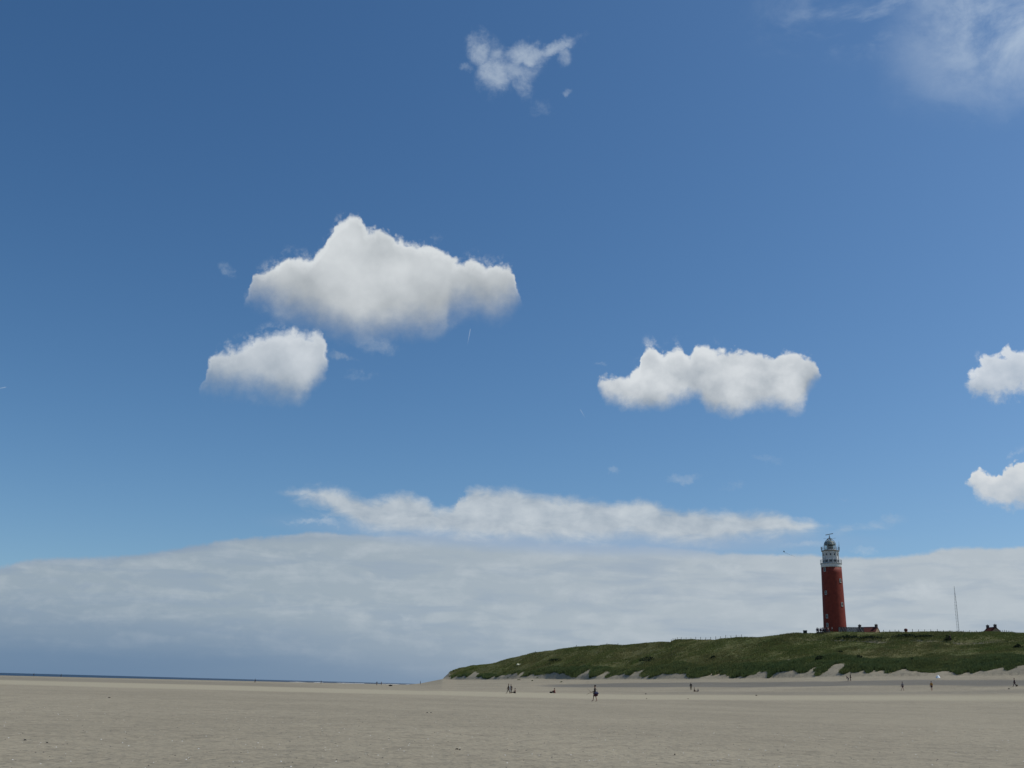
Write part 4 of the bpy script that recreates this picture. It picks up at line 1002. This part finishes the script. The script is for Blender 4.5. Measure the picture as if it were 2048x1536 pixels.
P(1109, 1386.3, 1.85, 'sit_up', 60, RED, ('rust_cloth', (0.16, 0.06, 0.045)), 'person in red-brown sitting beside a dark bag with knees drawn up')
p = ground(1102, 1386.2); e = empty('beach_bag', p, 0.2, 'low dark bag lying left of the seated red-brown figure', 'bag'); blob('bag_body', (0.32, 0.2, 0.17), cloth(*DARK), e, 7, (0, 0, 0.13)); MB().tube([(-0.15, 0, 0.25), (0, 0, 0.36), (0.15, 0, 0.25)], 0.02, 5).build('handle', cloth(*DARK), e)
p = ground(1105.6, 1386.2); e = empty('folded_towel', p, 0.2, 'small white bundle between the dark bag and the seated figure', 'towel'); blob('cloth', (0.10, 0.1, 0.16), cloth('bright_cloth', (0.7, 0.66, 0.5)), e, 8, (0, 0, 0.14))
P(1382, 1380.6, 1.7, 'stand', 180, DARK, OLV, 'person in dark top and olive trousers standing by two small seated figures')
P(1388.6, 1383.3, 1.6, 'sit', -90, DARK, ('rust_cloth', (0.16, 0.06, 0.045)), 'dark seated person with legs out to the right, right of the olive-trousered one')
P(1396.2, 1383.2, 1.15, 'sit_up', 180, GREY, GREY, 'small grey seated child, right of the dark seated person')
P(1697, 1362.3, 1.5, 'lean', 60, PUR, ('grey_legs', (0.12, 0.11, 0.11)), 'person in dark purple bending forward at the foot of the dune below the sand gully')
P(1701.5, 1361.8, 1.75, 'stand', 100, DARK, DARK, 'slim person all in black upright behind the bending one at the dune foot')
P(1805.8, 1381.3, 1.75, 'walk', 110, GREY, ('plum_cloth', (0.07, 0.03, 0.045)), 'person in grey top and plum shorts walking on the pale sand', shorts=True)
P(1863.8, 1381.5, 1.8, 'stand', 150, ORG, PUR, 'person in an orange top and dark shorts standing on the pale sand', shorts=True)
P(2030, 1374, 1.75, 'walk', 90, PUR, PUR, 'walker in dark purple near the right edge of the beach')
p = ground(2034, 1372.5); e = empty('beach_bag', p, 0.5, 'small olive bag just behind the dark purple walker', 'bag'); blob('bag_body', (0.22, 0.18, 0.2), cloth(*OLV), e, 11, (0, 0, 0.16)); MB().tube([(-0.1, 0, 0.3), (0, 0, 0.42), (0.1, 0, 0.3)], 0.015, 5).build('handle', cloth(*OLV), e)
P(510, 1365.8, 1.85, 'walk', 70, NAVY, DARK, 'dark walker against the sea line, largest of those on the left')
P(642, 1367.6, 1.7, 'walk', 0, DARK, DARK, 'dark distant person on the sand edge between the largest left walker and the far pair')
P(753.4, 1371, 2.0, 'stand', 0, DARK, GREY, 'left one of two thin distant figures standing at the waterline')
P(762.6, 1370.6, 1.9, 'stand', 0, GREY, GREY, 'right one of two thin distant figures standing at the waterline, paler')
P(840.6, 1368.8, 1.75, 'stand', 90, DARK, DARK, 'distant dark person alone just left of the toe of the dune')
P(67.5, 1351, 1.75, 'walk', 90, OLV, DARK, 'distant olive and dark person nearest the left edge')
P(122.5, 1349.6, 1.7, 'walk', -90, DARK, DARK, 'tiny distant person against the sea, second from the left edge')
p = ground(1901, 1283); person(p, toward(p) + 1.0, 1.95, 'stand', DARK, DARK, 'dark figure standing on the grassy slope below the mast')
# dark low mound far out on the sand
p = ground(781, 1372.3); p = p + Vector((0, 0, 0)); e = empty('boat', p, toward(p) + 0.1, 'small dark low boat lying on the far sand left of the dune', 'boat')
v = []; f = []
for i, t in enumerate(np.linspace(-1, 1, 9)):
    w_ = 0.55 * (1 - abs(t) ** 2.5) + 0.03; up = 0.25 * t * t
    for (a, b_) in ((-w_, 0.75 + up), (-w_ * 0.8, 0.3), (0, 0.02 + up * 0.5), (w_ * 0.8, 0.3), (w_, 0.75 + up)): v.append((t * 1.7, a, b_))
for i in range(8):
    for j in range(4): f.append((i * 5 + j, i * 5 + j + 1, (i + 1) * 5 + j + 1, (i + 1) * 5 + j))
o = mesh_obj('hull', v, f, MM('dark_hull', (0.03, 0.032, 0.035)), e); sd_ = o.modifiers.new('thick', 'SOLIDIFY'); sd_.thickness = 0.05
e.scale = (0.5, 0.5, 0.6)
blob('tarpaulin', (1.1, 0.45, 0.4), MM('dark_tarp', (0.04, 0.04, 0.042)), e, 3, (0.1, 0, 0.75))

# visitors at the lighthouse terrace
VIS = [(1634, 1.75, LAV, DARK, 'walk', 'lavender-topped visitor at the left end of the group by the lighthouse'), (1637.5, 1.7, DARK, DARK, 'stand', 'dark visitor second from the left by the lighthouse'),
       (1640.5, 1.6, RED, DARK, 'stand', 'visitor in maroon near the left end of the group by the lighthouse'), (1643.8, 1.75, WHT, NAVY, 'stand', 'visitor in a white top in the middle of the group left of the tower'),
       (1647.5, 1.7, NAVY, DARK, 'walk', 'visitor in navy at the left edge of the tower foot'), (1651.5, 1.8, NAVY, NAVY, 'stand', 'visitor all in navy before the tower foot'),
       (1656.5, 1.85, ('pale_pink', (0.32, 0.22, 0.2)), GREY, 'stand', 'visitor in pale pink before the tower foot'), (1659.5, 1.6, DARK, GREY, 'walk', 'dark-topped visitor right of the one in pale pink'),
       (1635.8, 1.8, GREY, NAVY, 'stand', 'visitor in mid grey just right of the lavender-topped one'), (1642.2, 1.8, PUR, DARK, 'walk', 'visitor in dark purple between the maroon and the white tops'), (1645.7, 1.8, LAV, NAVY, 'stand', 'visitor in a lavender top right of the white top'), (1649.6, 1.75, GREY, DARK, 'stand', 'visitor in grey between the two navy ones at the tower edge'),
       (1664.5, 1.85, ('pale_grey', (0.35, 0.33, 0.33)), DARK, 'stand', 'visitor in pale grey, rightmost before the tower')]
for i, (x_, h_, a, b_, ps, l) in enumerate(VIS):
    cy = float(np.interp(x_, [c[0] for c in CREST], [c[1] for c in CREST])); aa = azel(x_, cy)[0]
    p = at(x_, float(np.interp(aa, rca, rcr)) - 0.3 - (i % 2) * 0.7, cy); person(p, toward(p) + R(i * 67), h_, ps, a, b_, l)
# two benches under the visitors
def bench(px, l):
    p = at(px, 366.5, 1264); e = empty('bench', p, toward(p), l, 'bench')
    MB().box((0, 0, 0.45), (1.9, 0.4, 0.06)).build('seat', POSTM, e); MB().box((0, 0.2, 0.72), (1.9, 0.05, 0.3)).build('backrest', POSTM, e)
    for s_ in (-0.8, 0.8): MB().box((s_, 0, 0.15), (0.08, 0.36, 0.55)).build('leg', POSTM, e)
bench(1639, 'low dark bench at the left end of the visitors by the tower')
bench(1651, 'low dark bench in front of the left edge of the tower')

# ------------------------------------------------------------------ small things
p = ground(1037, 1331.5); e = empty('pale_sheet', p, toward(p), 'crumpled cream sheet lying in two humps on the left dune slope', 'sheet')
sm = MM('cream_sheet', (0.72, 0.70, 0.50), 0.7)
def crumple(w, d, h, seed, n=12):
    v = []; rg = random.Random(seed); a, b, c = (rg.uniform(0, 6) for _ in range(3))
    for j in range(n):
        for i in range(n):
            x, y = i / (n - 1) * 2 - 1, j / (n - 1) * 2 - 1
            z = max(0.02, (1 - x * x) * (1 - y * y)) * h * (0.8 + 0.35 * math.sin(x * 5 + a) * math.cos(y * 4 + b) + 0.2 * math.sin(x * 11 + c))
            v.append((x * w / 2, y * d / 2, z))
    v += [(q[0], q[1], -0.05) for q in v]
    m_ = n * n; f = [(j * n + i, j * n + i + 1, (j + 1) * n + i + 1, (j + 1) * n + i) for j in range(n - 1) for i in range(n - 1)]
    f += [tuple(m_ + i for i in q[::-1]) for q in f]
    bd = [i for i in range(n)] + [j * n + n - 1 for j in range(1, n)] + [(n - 1) * n + i for i in range(n - 2, -1, -1)] + [j * n for j in range(n - 2, 0, -1)]
    f += [(bd[(i + 1) % len(bd)], bd[i], m_ + bd[i], m_ + bd[(i + 1) % len(bd)]) for i in range(len(bd))]
    return v, f
v, f = crumple(1.1, 1.0, 0.75, 2); o = mesh_obj('left_hump', v, f, sm, e, True); o.location = (-0.35, 0, 0.3)
v, f = crumple(1.2, 1.0, 0.7, 5); o = mesh_obj('right_hump', v, f, sm, e, True); o.location = (0.55, 0, 0.15)
p = ground(1876, 1356); v, f = crumple(1.0, 0.8, 0.75, 9); o = mesh_obj('plastic_bag', v, f, MM('white_plastic', (0.75, 0.82, 0.85), 0.4), None, True); o.location = p; tag(o, 'crumpled bluish white plastic bag at the dune foot near the right edge', 'bag')
def weed(px, py, w, h, label, seed):
    p = ground(px, py, 15); rg = random.Random(seed); m_ = MB()
    for k_ in range(7):
        q = rg.uniform(0, 6.28); a = Vector((rg.uniform(-w, w) * 0.3, rg.uniform(-w, w) * 0.3, 0.0)); d = Vector((math.cos(q), math.sin(q), 0)) * w * 0.5
        m_.tube([a - d * 0.6, a + Vector((0, 0, h)), a + d * 0.5 + Vector((0, 0, h * 0.5)), a + d], [0.02 * w, 0.12 * w, 0.10 * w, 0.02 * w], 6)
    o = m_.build('seaweed', MM('seaweed_dark', (0.03, 0.026, 0.02), 0.6), None); o.location = p + Vector((0, 0, 0.01)); tag(o, label, 'seaweed', 'scraps of dark weed on the sand')
for i, (x_, y_, w_, h_, l) in enumerate([(1291, 1388.5, 0.45, 0.10, 'dark weed scrap on pale sand right of the front walker'), (1293, 1398, 0.2, 0.06, 'tiny weed scrap below the larger one right of the front walker'),
        (1376, 1398, 0.2, 0.06, 'tiny weed scrap below the olive-trousered person'), (1512, 1391.5, 0.4, 0.12, 'reddish dark weed scrap on the sand far below the crest box'),
        (2018, 1378.3, 0.45, 0.12, 'dark weed scrap left of the purple walker at the right edge'), (914, 1500, 0.065, 0.025, 'small black weed bit in the foreground, left one of a close pair'),
        (919.5, 1501, 0.055, 0.02, 'small black weed bit in the foreground, right one of a close pair'), (855, 1426, 0.10, 0.02, 'faint weed scrap in the middle of the sand, left of centre'), (862, 1426, 0.10, 0.02, 'faint weed scrap in the middle of the sand, right beside its twin'),
        (219, 1396, 0.16, 0.04, 'weed scrap alone on the sand at the left'), (1350, 1511, 0.04, 0.03, 'black weed bit alone in the foreground right of centre'), (49, 1482, 0.05, 0.03, 'black weed bit near the left edge of the foreground'), (94, 1487, 0.045, 0.02, 'black weed bit right of the one near the left edge')]):
    weed(x_, y_, w_, h_, l, i)
# shell grit in the foreground
def grit():
    N = 1500; a = np.radians(rng.uniform(-30, 31, N)); r = 17 + 45 * rng.uniform(0, 1, N) ** 1.5; X, Y = r * np.sin(a), r * np.cos(a); Z = terrain(X, Y)
    g = [MB(), MB()]
    for i in range(N):
        s_ = random.uniform(0.008, 0.022); q = random.uniform(0, 3.14); c, d = math.cos(q) * s_, math.sin(q) * s_
        m_ = g[0] if random.random() < 0.35 else g[1]
        x_, y_, z_ = X[i], Y[i], Z[i]
        m_.add([(x_ - c, y_ - d, z_), (x_ + d, y_ - c, z_), (x_ + c, y_ + d, z_), (x_ - d, y_ + c, z_), (x_, y_, z_ + s_ * 0.7)], [(0, 1, 4), (1, 2, 4), (2, 3, 4), (3, 0, 4), (0, 3, 2, 1)])
    tag(g[0].build('shell_grit', MM('shell_white', (0.75, 0.73, 0.68), 0.4)), 'scattered small white shell fragments over the foreground sand', 'shells', kind='stuff')
    tag(g[1].build('dark_grit', MM('dark_pebble', (0.05, 0.045, 0.04), 0.7)), 'scattered small dark pebbles and weed crumbs over the foreground sand', 'pebbles', kind='stuff')
grit()
# kite over the dune
a0 = pos(1568, 1103, 380); e = empty('kite', a0, 0, 'tiny dark kite with a thin trailing tail in the sky left of the lighthouse top', 'kite')
fm_ = MM('kite_dark', (0.03, 0.03, 0.035))
mesh_obj('sail', [(0, 0.0, 0.35), (0.28, 0.05, 0.05), (0, 0.02, -0.35), (-0.28, 0.05, 0.05), (0, 0.06, 0.05)], [(0, 1, 4), (1, 2, 4), (2, 3, 4), (3, 0, 4), (0, 3, 2, 1)], fm_, e)
MB().tube([(0, 0, -0.3), (1.2, 0, -0.75), (2.6, 0, -1.3), (3.9, 0, -1.7)], [0.035, 0.028, 0.022, 0.012], 4).build('tail', MM('kite_tail', (0.12, 0.13, 0.14)), e)
